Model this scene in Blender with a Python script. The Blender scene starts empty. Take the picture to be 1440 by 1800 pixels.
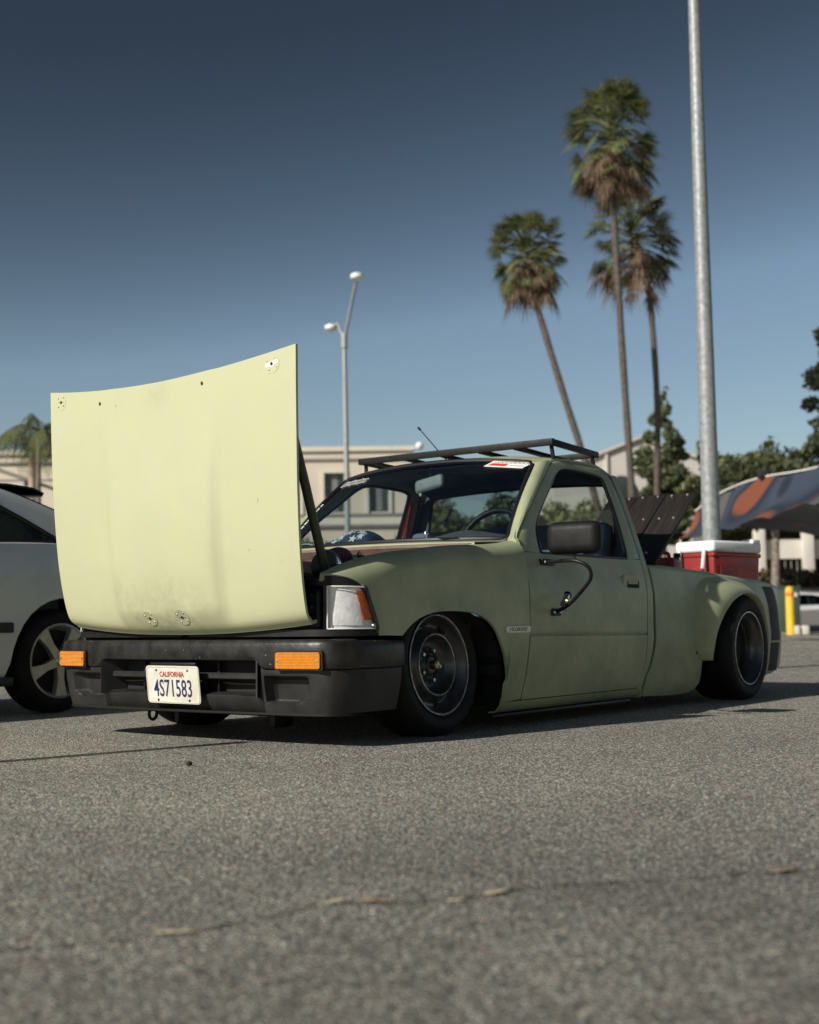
import bpy, bmesh, math, random
import numpy as np
from mathutils import Vector, Matrix

# ------------------------------------------------------------------ camera, sky, sun, exposure
SC = bpy.context.scene
COL = SC.collection
rad = math.radians

CAM = Vector((4.4550, 3.9290, 0.4677))
YAW, PITCH, ROLL = 3.78072, 0.08517, -0.01207
fwd = Vector((math.cos(PITCH)*math.cos(YAW), math.cos(PITCH)*math.sin(YAW), math.sin(PITCH)))
rgt0 = Vector((math.sin(YAW), -math.cos(YAW), 0)); up0 = rgt0.cross(fwd)
rgt = rgt0*math.cos(ROLL) + up0*math.sin(ROLL)
upv = up0*math.cos(ROLL) - rgt0*math.sin(ROLL)
cam = bpy.data.cameras.new('camera')
cam_o = bpy.data.objects.new('camera', cam); COL.objects.link(cam_o)
M = Matrix((rgt, upv, -fwd)).transposed().to_4x4(); M.translation = CAM
cam_o.matrix_world = M
cam.sensor_fit = 'VERTICAL'; cam.sensor_height = 36.0; cam.lens = 2290.98/1800*36
cam.clip_end = 3000; cam.clip_start = 0.05
cam.dof.use_dof = True; cam.dof.focus_distance = 5.35; cam.dof.aperture_fstop = 2.7
SC.camera = cam_o

SUN_EL = rad(31.0); SUN_AZ = rad(-13.0)       # direction towards the sun, from +X
sun_dir = Vector((math.cos(SUN_EL)*math.cos(SUN_AZ), math.cos(SUN_EL)*math.sin(SUN_AZ), math.sin(SUN_EL)))
W = bpy.data.worlds.new('World'); SC.world = W; W.use_nodes = True
nt = W.node_tree; nt.nodes.clear()
sky = nt.nodes.new('ShaderNodeTexSky'); sky.sky_type = 'NISHITA'; sky.sun_disc = False
sky.sun_elevation = SUN_EL; sky.sun_rotation = math.atan2(sun_dir.x, sun_dir.y)
sky.altitude = 300; sky.air_density = 1.0; sky.dust_density = 0.6; sky.ozone_density = 1.6
bg = nt.nodes.new('ShaderNodeBackground'); bg.inputs['Strength'].default_value = 0.084
wo = nt.nodes.new('ShaderNodeOutputWorld')
bw = nt.nodes.new('ShaderNodeRGBToBW'); dv = nt.nodes.new('ShaderNodeMath'); dv.operation = 'DIVIDE'; dv.inputs[1].default_value = 3.42
pw = nt.nodes.new('ShaderNodeMath'); pw.operation = 'POWER'; pw.inputs[1].default_value = 2.0
mn = nt.nodes.new('ShaderNodeMath'); mn.operation = 'MINIMUM'; mn.inputs[1].default_value = 1.0
sm = nt.nodes.new('ShaderNodeVectorMath'); sm.operation = 'SCALE'
nt.links.new(sky.outputs['Color'], bw.inputs['Color']); nt.links.new(bw.outputs['Val'], dv.inputs[0]); nt.links.new(dv.outputs[0], pw.inputs[0]); nt.links.new(pw.outputs[0], mn.inputs[0])
fl_ = nt.nodes.new('ShaderNodeMath'); fl_.operation = 'MAXIMUM'; fl_.inputs[1].default_value = 0.30; nt.links.new(mn.outputs[0], fl_.inputs[0])
nt.links.new(sky.outputs['Color'], sm.inputs[0]); nt.links.new(fl_.outputs[0], sm.inputs['Scale'])
tn = nt.nodes.new('ShaderNodeVectorMath'); tn.operation = 'MULTIPLY'; tn.inputs[1].default_value = (1.04, 1.0, 0.92)
nt.links.new(sm.outputs['Vector'], tn.inputs[0]); nt.links.new(tn.outputs['Vector'], bg.inputs['Color']); nt.links.new(bg.outputs['Background'], wo.inputs['Surface'])

sl = bpy.data.lights.new('sun', 'SUN'); sl.energy = 4.9; sl.angle = rad(0.53); sl.color = (1.0, 0.945, 0.85)
so = bpy.data.objects.new('sun', sl); COL.objects.link(so)
so.rotation_euler = (-sun_dir).to_track_quat('-Z', 'Y').to_euler(); so.location = (20, -10, 20)

vs = SC.view_settings
SC.display_settings.display_device = 'sRGB'
vs.view_transform = 'Standard'; vs.look = 'None'; vs.exposure = 0.0; vs.gamma = 1.0; vs.use_curve_mapping = False
SC.render.engine = 'CYCLES'
SC.cycles.use_denoising = True
SC.cycles.denoiser = 'OPENIMAGEDENOISE'; SC.cycles.denoising_input_passes = 'RGB_ALBEDO_NORMAL'; SC.cycles.denoising_prefilter = 'NONE'
SC.cycles.max_bounces = 8; SC.cycles.transparent_max_bounces = 16
SC.render.film_transparent = False

# ------------------------------------------------------------------ materials
def nodes_of(name):
    m = bpy.data.materials.new(name); m.use_nodes = True
    t = m.node_tree; b = t.nodes['Principled BSDF']
    return m, t, b
def mat(name, col, rough=0.5, metal=0.0, vary=0.0, scale=6.0, bump=0.0, bscale=40.0, spec=0.5, coat=0.0, detail=5.0, col2=None):
    m, t, b = nodes_of(name)
    b.inputs['Roughness'].default_value = rough; b.inputs['Metallic'].default_value = metal
    b.inputs['Specular IOR Level'].default_value = spec
    b.inputs['Coat Weight'].default_value = coat; b.inputs['Coat Roughness'].default_value = 0.08
    tc = t.nodes.new('ShaderNodeTexCoord')
    if vary > 0 or col2:
        n = t.nodes.new('ShaderNodeTexNoise'); n.inputs['Scale'].default_value = scale; n.inputs['Detail'].default_value = detail
        n.inputs['Roughness'].default_value = 0.6
        t.links.new(tc.outputs['Object'], n.inputs['Vector'])
        mx = t.nodes.new('ShaderNodeMix'); mx.data_type = 'RGBA'
        c2 = col2 if col2 else tuple(min(1, c*(1-vary)) for c in col)
        c1 = col if col2 else tuple(min(1, c*(1+vary)) for c in col)
        mx.inputs['A'].default_value = (*c1, 1); mx.inputs['B'].default_value = (*c2, 1)
        rp = t.nodes.new('ShaderNodeMapRange'); rp.inputs['From Min'].default_value = 0.35; rp.inputs['From Max'].default_value = 0.65
        t.links.new(n.outputs['Fac'], rp.inputs['Value']); t.links.new(rp.outputs['Result'], mx.inputs['Factor'])
        t.links.new(mx.outputs['Result'], b.inputs['Base Color'])
        r2 = t.nodes.new('ShaderNodeMapRange'); r2.inputs['To Min'].default_value = max(0, rough-0.08); r2.inputs['To Max'].default_value = min(1, rough+0.08)
        t.links.new(n.outputs['Fac'], r2.inputs['Value']); t.links.new(r2.outputs['Result'], b.inputs['Roughness'])
    else:
        b.inputs['Base Color'].default_value = (*col, 1)
    if bump > 0:
        n2 = t.nodes.new('ShaderNodeTexNoise'); n2.inputs['Scale'].default_value = bscale; n2.inputs['Detail'].default_value = 4
        t.links.new(tc.outputs['Object'], n2.inputs['Vector'])
        bp = t.nodes.new('ShaderNodeBump'); bp.inputs['Strength'].default_value = bump; bp.inputs['Distance'].default_value = 0.01
        t.links.new(n2.outputs['Fac'], bp.inputs['Height']); t.links.new(bp.outputs['Normal'], b.inputs['Normal'])
    return m
def glass(name, tint, ior=1.5, rough=0.0):
    m = bpy.data.materials.new(name); m.use_nodes = True; t = m.node_tree; t.nodes.clear()
    o = t.nodes.new('ShaderNodeOutputMaterial'); mx = t.nodes.new('ShaderNodeMixShader')
    tr = t.nodes.new('ShaderNodeBsdfTransparent'); tr.inputs['Color'].default_value = (*tint, 1)
    gl = t.nodes.new('ShaderNodeBsdfGlossy'); gl.inputs['Roughness'].default_value = rough
    fr = t.nodes.new('ShaderNodeFresnel'); ge = t.nodes.new('ShaderNodeNewGeometry'); im = t.nodes.new('ShaderNodeMapRange')
    im.inputs['To Min'].default_value = ior; im.inputs['To Max'].default_value = 1/ior      # same reflectance from both faces of a thin pane
    t.links.new(ge.outputs['Backfacing'], im.inputs['Value']); t.links.new(im.outputs['Result'], fr.inputs['IOR'])
    t.links.new(fr.outputs['Fac'], mx.inputs['Fac']); t.links.new(tr.outputs['BSDF'], mx.inputs[1]); t.links.new(gl.outputs['BSDF'], mx.inputs[2])
    t.links.new(mx.outputs['Shader'], o.inputs['Surface'])
    return m

def paint_material(name, col, col2, smudges):
    """Matte rattle-can paint: mottled, with a few smudges of dirt and painted shade (centre, radius, strength) in object space."""
    m, t, b = nodes_of(name)
    tc = t.nodes.new('ShaderNodeTexCoord')
    def noise(sc, det, rough=0.6, dist=0.0):
        n = t.nodes.new('ShaderNodeTexNoise'); n.inputs['Scale'].default_value = sc; n.inputs['Detail'].default_value = det
        n.inputs['Roughness'].default_value = rough; n.inputs['Distortion'].default_value = dist
        t.links.new(tc.outputs['Object'], n.inputs['Vector']); return n
    def rng(src, a, c, d=0.0, e=1.0):
        r = t.nodes.new('ShaderNodeMapRange'); r.inputs['From Min'].default_value = a; r.inputs['From Max'].default_value = c
        r.inputs['To Min'].default_value = d; r.inputs['To Max'].default_value = e
        t.links.new(src, r.inputs['Value']); return r.outputs['Result']
    n1 = noise(3.2, 6)
    mx = t.nodes.new('ShaderNodeMix'); mx.data_type = 'RGBA'
    mx.inputs['A'].default_value = (*col, 1); mx.inputs['B'].default_value = (*col2, 1)
    t.links.new(rng(n1.outputs['Fac'], 0.36, 0.64), mx.inputs['Factor'])
    last = mx.outputs['Result']
    n2 = noise(11, 8, 0.75, 0.25)
    fac = None
    for (c, r, s) in smudges:
        vd = t.nodes.new('ShaderNodeVectorMath'); vd.operation = 'DISTANCE'
        t.links.new(tc.outputs['Object'], vd.inputs[0]); vd.inputs[1].default_value = c
        f = rng(vd.outputs['Value'], r, r*0.15, 0.0, s)
        ml = t.nodes.new('ShaderNodeMath'); ml.operation = 'MULTIPLY'
        t.links.new(f, ml.inputs[0]); t.links.new(rng(n2.outputs['Fac'], 0.36, 0.72), ml.inputs[1])
        if fac is None: fac = ml.outputs[0]
        else:
            ad = t.nodes.new('ShaderNodeMath'); ad.operation = 'MAXIMUM'; t.links.new(fac, ad.inputs[0]); t.links.new(ml.outputs[0], ad.inputs[1]); fac = ad.outputs[0]
    if fac is not None:
        m2 = t.nodes.new('ShaderNodeMix'); m2.data_type = 'RGBA'; m2.inputs['B'].default_value = (0.10, 0.10, 0.07, 1)
        t.links.new(fac, m2.inputs['Factor']); t.links.new(last, m2.inputs['A']); last = m2.outputs['Result']
    # fine specks of dirt
    n3 = noise(90, 3)
    m3 = t.nodes.new('ShaderNodeMix'); m3.data_type = 'RGBA'; m3.inputs['B'].default_value = (col[0]*.55, col[1]*.55, col[2]*.55, 1)
    t.links.new(rng(n3.outputs['Fac'], 0.70, 0.80, 0, 0.5), m3.inputs['Factor']); t.links.new(last, m3.inputs['A'])
    t.links.new(m3.outputs['Result'], b.inputs['Base Color'])
    t.links.new(rng(n1.outputs['Fac'], 0.3, 0.7, 0.36, 0.52), b.inputs['Roughness'])
    b.inputs['Specular IOR Level'].default_value = 0.4
    bp = t.nodes.new('ShaderNodeBump'); bp.inputs['Strength'].default_value = 0.22; bp.inputs['Distance'].default_value = 0.004
    n4 = noise(7, 3); t.links.new(n4.outputs['Fac'], bp.inputs['Height']); t.links.new(bp.outputs['Normal'], b.inputs['Normal'])
    return m

MT = {}
MT['paint'] = paint_material('sage_paint', (0.425, 0.445, 0.268), (0.290, 0.325, 0.202), [((-0.9, 0.84, 0.55), 0.35, 0.35), ((-1.3, 0.84, 0.22), 0.5, 0.45), ((-2.1, 0.85, 0.25), 0.45, 0.4), ((0.1, 0.83, 0.60), 0.35, 0.3), ((-1.5, 0.84, 0.62), 0.3, 0.3), ((-3.2, 0.9, 0.3), 0.4, 0.4), ((-0.45, 0.84, 0.25), 0.25, 0.4)])  # low smudges are dirt that also paints the lower side's shade
MT['hood'] = paint_material('hood_paint', (0.53, 0.532, 0.335), (0.495, 0.506, 0.317), [((0.80, -0.20, 0.53), 0.22, 0.42), ((0.80, 0.10, 0.49), 0.26, 0.42), ((0.80, 0.0, 0.43), 0.34, 0.55), ((0.85, 0.0, 1.42), 0.10, 0.30), ((0.83, 0.3, 0.75), 0.16, 0.10), ((0.8, -0.3, 0.47), 0.2, 0.2)])
MT['plastic'] = mat('black_plastic', (0.012, 0.012, 0.012), 0.50, scale=7, spec=0.4, bump=0.15, bscale=300, col2=(0.028, 0.027, 0.026), detail=9)
MT['bumper'] = mat('bumper_black', (0.009, 0.009, 0.0085), 0.36, spec=0.40, scale=13, bump=0.12, bscale=60, col2=(0.032, 0.030, 0.027), detail=10)
MT['black'] = mat('black_metal', (0.011, 0.011, 0.011), 0.46, vary=0.4, scale=20, spec=0.35)
def add_scuffs(m, scale, thr, colr, stretch):
    t = m.node_tree; b = t.nodes['Principled BSDF']; lk = b.inputs['Base Color'].links
    tc = t.nodes.new('ShaderNodeTexCoord'); mp = t.nodes.new('ShaderNodeMapping'); mp.inputs['Scale'].default_value = stretch
    n = t.nodes.new('ShaderNodeTexNoise'); n.inputs['Scale'].default_value = scale; n.inputs['Detail'].default_value = 3
    n2 = t.nodes.new('ShaderNodeTexNoise'); n2.inputs['Scale'].default_value = 4.0; n2.inputs['Detail'].default_value = 2
    r = t.nodes.new('ShaderNodeMapRange'); r.inputs['From Min'].default_value = thr; r.inputs['From Max'].default_value = thr+.05; r.inputs['To Max'].default_value = .8
    r2 = t.nodes.new('ShaderNodeMapRange'); r2.inputs['From Min'].default_value = .48; r2.inputs['From Max'].default_value = .62
    ml = t.nodes.new('ShaderNodeMath'); ml.operation = 'MULTIPLY'; mx = t.nodes.new('ShaderNodeMix'); mx.data_type = 'RGBA'; mx.inputs['B'].default_value = (*colr, 1)
    t.links.new(tc.outputs['Object'], mp.inputs['Vector']); t.links.new(mp.outputs['Vector'], n.inputs['Vector']); t.links.new(tc.outputs['Object'], n2.inputs['Vector'])
    t.links.new(n.outputs['Fac'], r.inputs['Value']); t.links.new(n2.outputs['Fac'], r2.inputs['Value']); t.links.new(r.outputs['Result'], ml.inputs[0]); t.links.new(r2.outputs['Result'], ml.inputs[1])
    t.links.new(lk[0].from_socket, mx.inputs['A']); t.links.new(ml.outputs[0], mx.inputs['Factor']); t.links.new(mx.outputs['Result'], b.inputs['Base Color'])
add_scuffs(MT['bumper'], 42, .66, (.22, .21, .19), (1, 1, 2.2)); add_scuffs(MT['plastic'], 60, .70, (.10, .10, .095), (1, 1, 3))
add_scuffs(MT['hood'], 70, .72, (.20, .19, .13), (1, 1, .5)); add_scuffs(MT['paint'], 60, .71, (.20, .20, .14), (.6, 1, 1.6))
MT['rack'] = mat('rack_black', (0.010, 0.010, 0.010), 0.55, vary=0.4, scale=20, spec=0.25)
MT['dark'] = mat('dark_underbody', (0.010, 0.010, 0.010), 0.8, vary=0.4, scale=10)
MT['rubber'] = mat('tyre_rubber', (0.009, 0.009, 0.009), 0.70, spec=0.25, vary=0.35, scale=18, bump=0.2, bscale=120)
MT['seal'] = mat('rubber_seal', (0.010, 0.010, 0.012), 0.35)
MT['chrome'] = mat('chrome', (0.75, 0.75, 0.74), 0.14, 1.0)
MT['steel'] = mat('bare_steel', (0.45, 0.45, 0.44), 0.35, 1.0, vary=0.3, scale=30)
MT['brass'] = mat('brass_cap', (0.40, 0.34, 0.18), 0.35, 1.0)
MT['rim'] = mat('rim_black', (0.034, 0.034, 0.036), 0.30, 0.0, vary=0.4, scale=30, spec=0.7)
MT['rimlip'] = mat('rim_worn_edge', (0.40, 0.40, 0.40), 0.32, 0.7, vary=0.4, scale=40)
MT['glass'] = glass('windscreen_glass', (0.66, 0.74, 0.76), 1.95)
MT['glass2'] = glass('rear_glass', (0.50, 0.56, 0.56), 1.5)
MT['lens'] = glass('clear_lens', (0.98, 0.98, 0.98), 1.40, 0.06)
MT['amber'] = mat('amber_lens', (0.78, 0.26, 0.02), 0.25, vary=0.08, scale=60, spec=0.6, bump=0.25, bscale=260)
def add_ribs(m, scale, strength):
    t = m.node_tree; b = t.nodes['Principled BSDF']; tc = t.nodes.new('ShaderNodeTexCoord')
    w = t.nodes.new('ShaderNodeTexWave'); w.bands_direction = 'Y'; w.inputs['Scale'].default_value = scale; w2 = t.nodes.new('ShaderNodeTexWave'); w2.bands_direction = 'Z'; w2.inputs['Scale'].default_value = scale
    ad = t.nodes.new('ShaderNodeMath'); ad.operation = 'ADD'; bp = t.nodes.new('ShaderNodeBump'); bp.inputs['Strength'].default_value = strength; bp.inputs['Distance'].default_value = .003
    for q in (w, w2): t.links.new(tc.outputs['Object'], q.inputs['Vector'])
    t.links.new(w.outputs['Fac'], ad.inputs[0]); t.links.new(w2.outputs['Fac'], ad.inputs[1]); t.links.new(ad.outputs[0], bp.inputs['Height']); t.links.new(bp.outputs['Normal'], b.inputs['Normal'])
add_ribs(MT['amber'], 55, .7)
MT['orange'] = mat('orange_reflector', (0.80, 0.14, 0.010), 0.22, vary=0.3, scale=22, spec=0.6)
MT['reflector'] = mat('lamp_reflector', (0.90, 0.90, 0.90), 0.40, 0.0, vary=0.15, scale=25)
MT['white'] = mat('white_paint', (0.78, 0.77, 0.72), 0.45, vary=0.06, scale=8)
MT['plate'] = mat('plate_white', (0.72, 0.71, 0.64), 0.4, scale=14, col2=(0.60, 0.57, 0.46))
MT['plate_rim'] = mat('plate_rim', (0.62, 0.57, 0.42), 0.45, vary=0.15, scale=30)
MT['navy'] = mat('navy_ink', (0.015, 0.025, 0.10), 0.5)
MT['redink'] = mat('red_ink', (0.42, 0.02, 0.02), 0.5)
MT['decalred'] = mat('decal_red', (0.70, 0.035, 0.03), 0.4)
MT['decalgrey'] = mat('decal_grey', (0.10, 0.10, 0.11), 0.5)
MT['badge'] = mat('badge_silver', (0.62, 0.61, 0.54), 0.38, 0.35, vary=0.1, scale=40)
MT['badgegreen'] = mat('badge_green', (0.08, 0.16, 0.06), 0.5)
MT['interior'] = mat('interior_vinyl', (0.085, 0.115, 0.155), 0.7, vary=0.3, scale=8)
MT['visor'] = mat('pale_grey_vinyl', (0.34, 0.36, 0.35), 0.6, vary=0.1, scale=12)
MT['dash'] = mat('dash_vinyl', (0.12, 0.13, 0.13), 0.6, vary=0.2, scale=10, bump=0.2, bscale=200)
MT['firewall'] = mat('firewall_primer', (0.20, 0.125, 0.095), 0.6, scale=12, col2=(0.12, 0.085, 0.07))
MT['filter'] = mat('filter_red', (0.16, 0.008, 0.012), 0.6)
MT['redbelt'] = mat('red_webbing', (0.62, 0.03, 0.05), 0.6)
MT['flagblue'] = mat('flag_blue', (0.035, 0.065, 0.12), 0.8, vary=0.2, scale=30)
MT['flagwhite'] = mat('flag_white', (0.75, 0.76, 0.74), 0.8)
MT['strut'] = mat('olive_prop', (0.060, 0.070, 0.040), 0.45, vary=0.2, scale=25)
MT['wood'] = None
MT['bolt'] = mat('zinc_bolt', (0.72, 0.72, 0.70), 0.30, 0.8)
MT['mirror'] = mat('mirror_glass', (0.55, 0.60, 0.58), 0.05, 0.9)
MT['coolerwhite'] = mat('cooler_white', (0.82, 0.82, 0.80), 0.45, vary=0.05, scale=10)
MT['coolerred'] = mat('cooler_red', (0.30, 0.028, 0.026), 0.42, vary=0.12, scale=8)
MT['ropeorange'] = mat('orange_rope', (0.80, 0.18, 0.03), 0.7)
MT['stripe'] = mat('black_stripe', (0.008, 0.0075, 0.007), 0.60, vary=0.3, scale=14, spec=0.25)

def wood_material():
    m, t, b = nodes_of('charred_wood')
    tc = t.nodes.new('ShaderNodeTexCoord'); mp = t.nodes.new('ShaderNodeMapping'); mp.inputs['Scale'].default_value = (3, 40, 40)
    n = t.nodes.new('ShaderNodeTexNoise'); n.inputs['Scale'].default_value = 1.6; n.inputs['Detail'].default_value = 6; n.inputs['Distortion'].default_value = 0.6
    r = t.nodes.new('ShaderNodeValToRGB'); r.color_ramp.elements[0].position = 0.35; r.color_ramp.elements[0].color = (0.006, 0.005, 0.004, 1)
    r.color_ramp.elements[1].position = 0.72; r.color_ramp.elements[1].color = (0.026, 0.018, 0.013, 1)
    t.links.new(tc.outputs['Object'], mp.inputs['Vector']); t.links.new(mp.outputs['Vector'], n.inputs['Vector'])
    t.links.new(n.outputs['Fac'], r.inputs['Fac']); t.links.new(r.outputs['Color'], b.inputs['Base Color'])
    b.inputs['Roughness'].default_value = 0.6
    bp = t.nodes.new('ShaderNodeBump'); bp.inputs['Strength'].default_value = 0.4; bp.inputs['Distance'].default_value = 0.004
    t.links.new(n.outputs['Fac'], bp.inputs['Height']); t.links.new(bp.outputs['Normal'], b.inputs['Normal'])
    return m
MT['wood'] = wood_material()

# ------------------------------------------------------------------ mesh helpers
def world_of(o):
    m = o.matrix_basis.copy()
    if o.parent: m = world_of(o.parent) @ o.matrix_parent_inverse @ m
    return m
def link(o, parent=None):
    COL.objects.link(o)
    if parent is not None:
        o.parent = parent; o.matrix_parent_inverse = world_of(parent).inverted()
    return o
def finish(me, m, smooth=True, ang=38):
    if m is not None: me.materials.append(m)
    me.validate(); me.update()
    if smooth:
        me.polygons.foreach_set('use_smooth', [True]*len(me.polygons))
        me.set_sharp_from_angle(angle=rad(ang))
def mesh(name, V, F, m, parent=None, smooth=True, ang=38):
    me = bpy.data.meshes.new(name); me.from_pydata([tuple(v) for v in V], [], [tuple(f) for f in F])
    finish(me, m, smooth, ang)
    return link(bpy.data.objects.new(name, me), parent)
def bmobj(name, bm, m, parent=None, smooth=True, ang=38):
    me = bpy.data.meshes.new(name); bm.to_mesh(me); bm.free(); finish(me, m, smooth, ang)
    return link(bpy.data.objects.new(name, me), parent)
def empty(name, loc=(0, 0, 0), rz=0.0):
    o = bpy.data.objects.new(name, None); o.location = loc; o.rotation_euler = (0, 0, rz); o.empty_display_size = 0.2
    return link(o)
def tag(o, label=None, cat=None, group=None, kind=None):
    if label: o['label'] = label
    if cat: o['category'] = cat
    if group: o['group'] = group
    if kind: o['kind'] = kind
    return o
def copy_tree(o, parent=None):
    c = o.copy(); COL.objects.link(c); c.parent = parent
    for ch in list(o.children): copy_tree(ch, c)
    return c

def pch(xs, ys):
    """monotone cubic interpolator"""
    xs = np.array(xs, float); ys = np.array(ys, float); h = np.diff(xs); d = np.diff(ys)/h
    mm = np.zeros(len(xs)); mm[0] = d[0]; mm[-1] = d[-1]
    for i in range(1, len(xs)-1):
        mm[i] = 0 if d[i-1]*d[i] <= 0 else (h[i-1]+h[i])*3/((2*h[i]+h[i-1])/d[i-1]+(h[i]+2*h[i-1])/d[i])
    def f(x):
        x = min(max(x, xs[0]), xs[-1]); i = int(min(np.searchsorted(xs, x, side='right')-1, len(xs)-2)); i = max(i, 0)
        t = (x-xs[i])/h[i]
        return float((1+2*t)*(1-t)**2*ys[i] + t*(1-t)**2*h[i]*mm[i] + t*t*(3-2*t)*ys[i+1] + t*t*(t-1)*h[i]*mm[i+1])
    return f
def smooth01(t):
    t = min(max(t, 0.0), 1.0); return t*t*(3-2*t)
def sstep(a, b, x): return smooth01((x-a)/(b-a))
def lerp(a, b, t): return a+(b-a)*t
def catmull(P, n, closed=False):
    """resample a polyline as a Catmull-Rom curve, n points evenly spaced by length"""
    P = [np.array(p, float) for p in P]; k = len(P); out = []
    segs = k if closed else k-1
    for i in range(segs):
        if closed: p0, p1, p2, p3 = P[(i-1) % k], P[i], P[(i+1) % k], P[(i+2) % k]
        else: p0, p1, p2, p3 = P[max(i-1, 0)], P[i], P[i+1], P[min(i+2, k-1)]
        for j in range(12):
            t = j/12
            out.append(0.5*((2*p1)+(-p0+p2)*t+(2*p0-5*p1+4*p2-p3)*t*t+(-p0+3*p1-3*p2+p3)*t**3))
    if not closed: out.append(P[-1])
    else: out.append(out[0])
    out = np.array(out); L = np.concatenate([[0], np.cumsum(np.linalg.norm(np.diff(out, axis=0), axis=1))])
    s = np.linspace(0, L[-1], n+1 if closed else n)
    if closed: s = s[:-1]
    return [np.array([np.interp(q, L, out[:, c]) for c in range(out.shape[1])]) for q in s]
def polyline(P, n):
    P = np.array(P, float); L = np.concatenate([[0], np.cumsum(np.linalg.norm(np.diff(P, axis=0), axis=1))])
    return [np.array([np.interp(q, L, P[:, c]) for c in range(P.shape[1])]) for q in np.linspace(0, L[-1], n)]

def surf(name, G, m, parent=None, inner=None, thick=0.0, closed=False, ang=38, smooth=True):
    """surface over a grid of points; normals turned away from the point `inner`; optional thickness inwards"""
    n, k = len(G), len(G[0]); V = [tuple(p) for r in G for p in r]; F = []
    for i in range(n-1):
        for j in range(k if closed else k-1):
            j2 = (j+1) % k
            F.append((i*k+j, (i+1)*k+j, (i+1)*k+j2, i*k+j2))
    if inner is not None:
        A = np.array(V); s = 0.0; ii = np.array(inner, float)
        for f in F:
            a, b, c, d = A[f[0]], A[f[1]], A[f[2]], A[f[3]]
            nn = np.cross(c-a, d-b); s += float(nn @ ((a+b+c+d)/4-ii))
        if s < 0: F = [f[::-1] for f in F]
    o = mesh(name, V, F, m, parent, smooth, ang)
    if thick:
        md = o.modifiers.new('thickness', 'SOLIDIFY'); md.thickness = thick; md.offset = -1; md.use_even_offset = False
        es = o.modifiers.new('crisp_edges', 'EDGE_SPLIT'); es.split_angle = rad(45); es.use_edge_sharp = False
    return o
def frame(org, xa, ya):
    xa = Vector(xa).normalized(); ya = Vector(ya); za = xa.cross(ya).normalized(); ya = za.cross(xa)
    m = Matrix((xa, ya, za)).transposed().to_4x4(); m.translation = Vector(org); return m
def box(bm, c, s, bev=0.0, mx=None, seg=2):
    r = bmesh.ops.create_cube(bm, size=1.0)
    vs_ = r['verts']
    for v in vs_: v.co = Vector((v.co.x*s[0], v.co.y*s[1], v.co.z*s[2]))
    if bev > 0:
        es = list({e for v in vs_ for e in v.link_edges})
        rr = bmesh.ops.bevel(bm, geom=es, offset=bev, segments=seg, affect='EDGES', profile=0.5)
        vs_ = list({v for f in rr['faces'] for v in f.verts} | {v for v in vs_ if v.is_valid})
    for v in vs_:
        if mx is not None: v.co = mx.to_3x3() @ v.co
        v.co += Vector(c)
    return vs_
def boxobj(name, c, s, m, parent=None, bev=0.0, mx=None, seg=2):
    bm = bmesh.new(); box(bm, c, s, bev, mx, seg); return bmobj(name, bm, m, parent)
def tube_geo(path, r, n=10, cap=True):
    P = [Vector(p) for p in path]; V = []; F = []
    prev = None
    for i, p in enumerate(P):
        d = (P[min(i+1, len(P)-1)]-P[max(i-1, 0)]).normalized()
        if prev is None:
            a = Vector((0, 0, 1)) if abs(d.z) < 0.9 else Vector((1, 0, 0)); u = d.cross(a).normalized()
        else: u = (prev-d*prev.dot(d)).normalized()
        prev = u; w = d.cross(u); rr = r[i] if isinstance(r, (list, tuple)) else r
        for j in range(n):
            t = 2*math.pi*j/n; V.append(p+(u*math.cos(t)+w*math.sin(t))*rr)
    for i in range(len(P)-1):
        for j in range(n):
            F.append((i*n+j, i*n+(j+1) % n, (i+1)*n+(j+1) % n, (i+1)*n+j))
    if cap: F.append(tuple(range(n-1, -1, -1))); F.append(tuple((len(P)-1)*n+j for j in range(n)))
    return V, F
def tube(name, path, r, m, parent=None, n=10):
    V, F = tube_geo(path, r, n); return mesh(name, V, F, m, parent)
def lathe_geo(prof, n, mx):
    """prof = [(radius, height)]; axis = local z of mx"""
    V = []; F = []
    for (r, h) in prof:
        for j in range(n):
            t = 2*math.pi*j/n; V.append(mx @ Vector((r*math.cos(t), r*math.sin(t), h)))
    for i in range(len(prof)-1):
        for j in range(n):
            F.append((i*n+j, i*n+(j+1) % n, (i+1)*n+(j+1) % n, (i+1)*n+j))
    return V, F
def lathe(name, prof, n, mx, m, parent=None, ang=38):
    V, F = lathe_geo(prof, n, mx); return mesh(name, V, F, m, parent, True, ang)
def merge(parts):
    V = []; F = []
    for v, f in parts:
        k = len(V); V += list(v); F += [tuple(i+k for i in q) for q in f]
    return V, F
def prism_geo(poly, h, mx, base=0.0):
    """2-D polygon extruded from base to h along local z"""
    n = len(poly); V = [mx @ Vector((x, y, base)) for x, y in poly]+[mx @ Vector((x, y, h)) for x, y in poly]
    F = [tuple(range(n-1, -1, -1)), tuple(range(n, 2*n))]+[(i, (i+1) % n, n+(i+1) % n, n+i) for i in range(n)]
    return V, F
def rrect(w, h, r, n=5):
    P = []
    for cx, cy, a0 in ((w/2-r, h/2-r, 0), (-w/2+r, h/2-r, 90), (-w/2+r, -h/2+r, 180), (w/2-r, -h/2+r, 270)):
        for k in range(n):
            a = rad(a0+90*k/(n-1)); P.append((cx+r*math.cos(a), cy+r*math.sin(a)))
    return P
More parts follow.
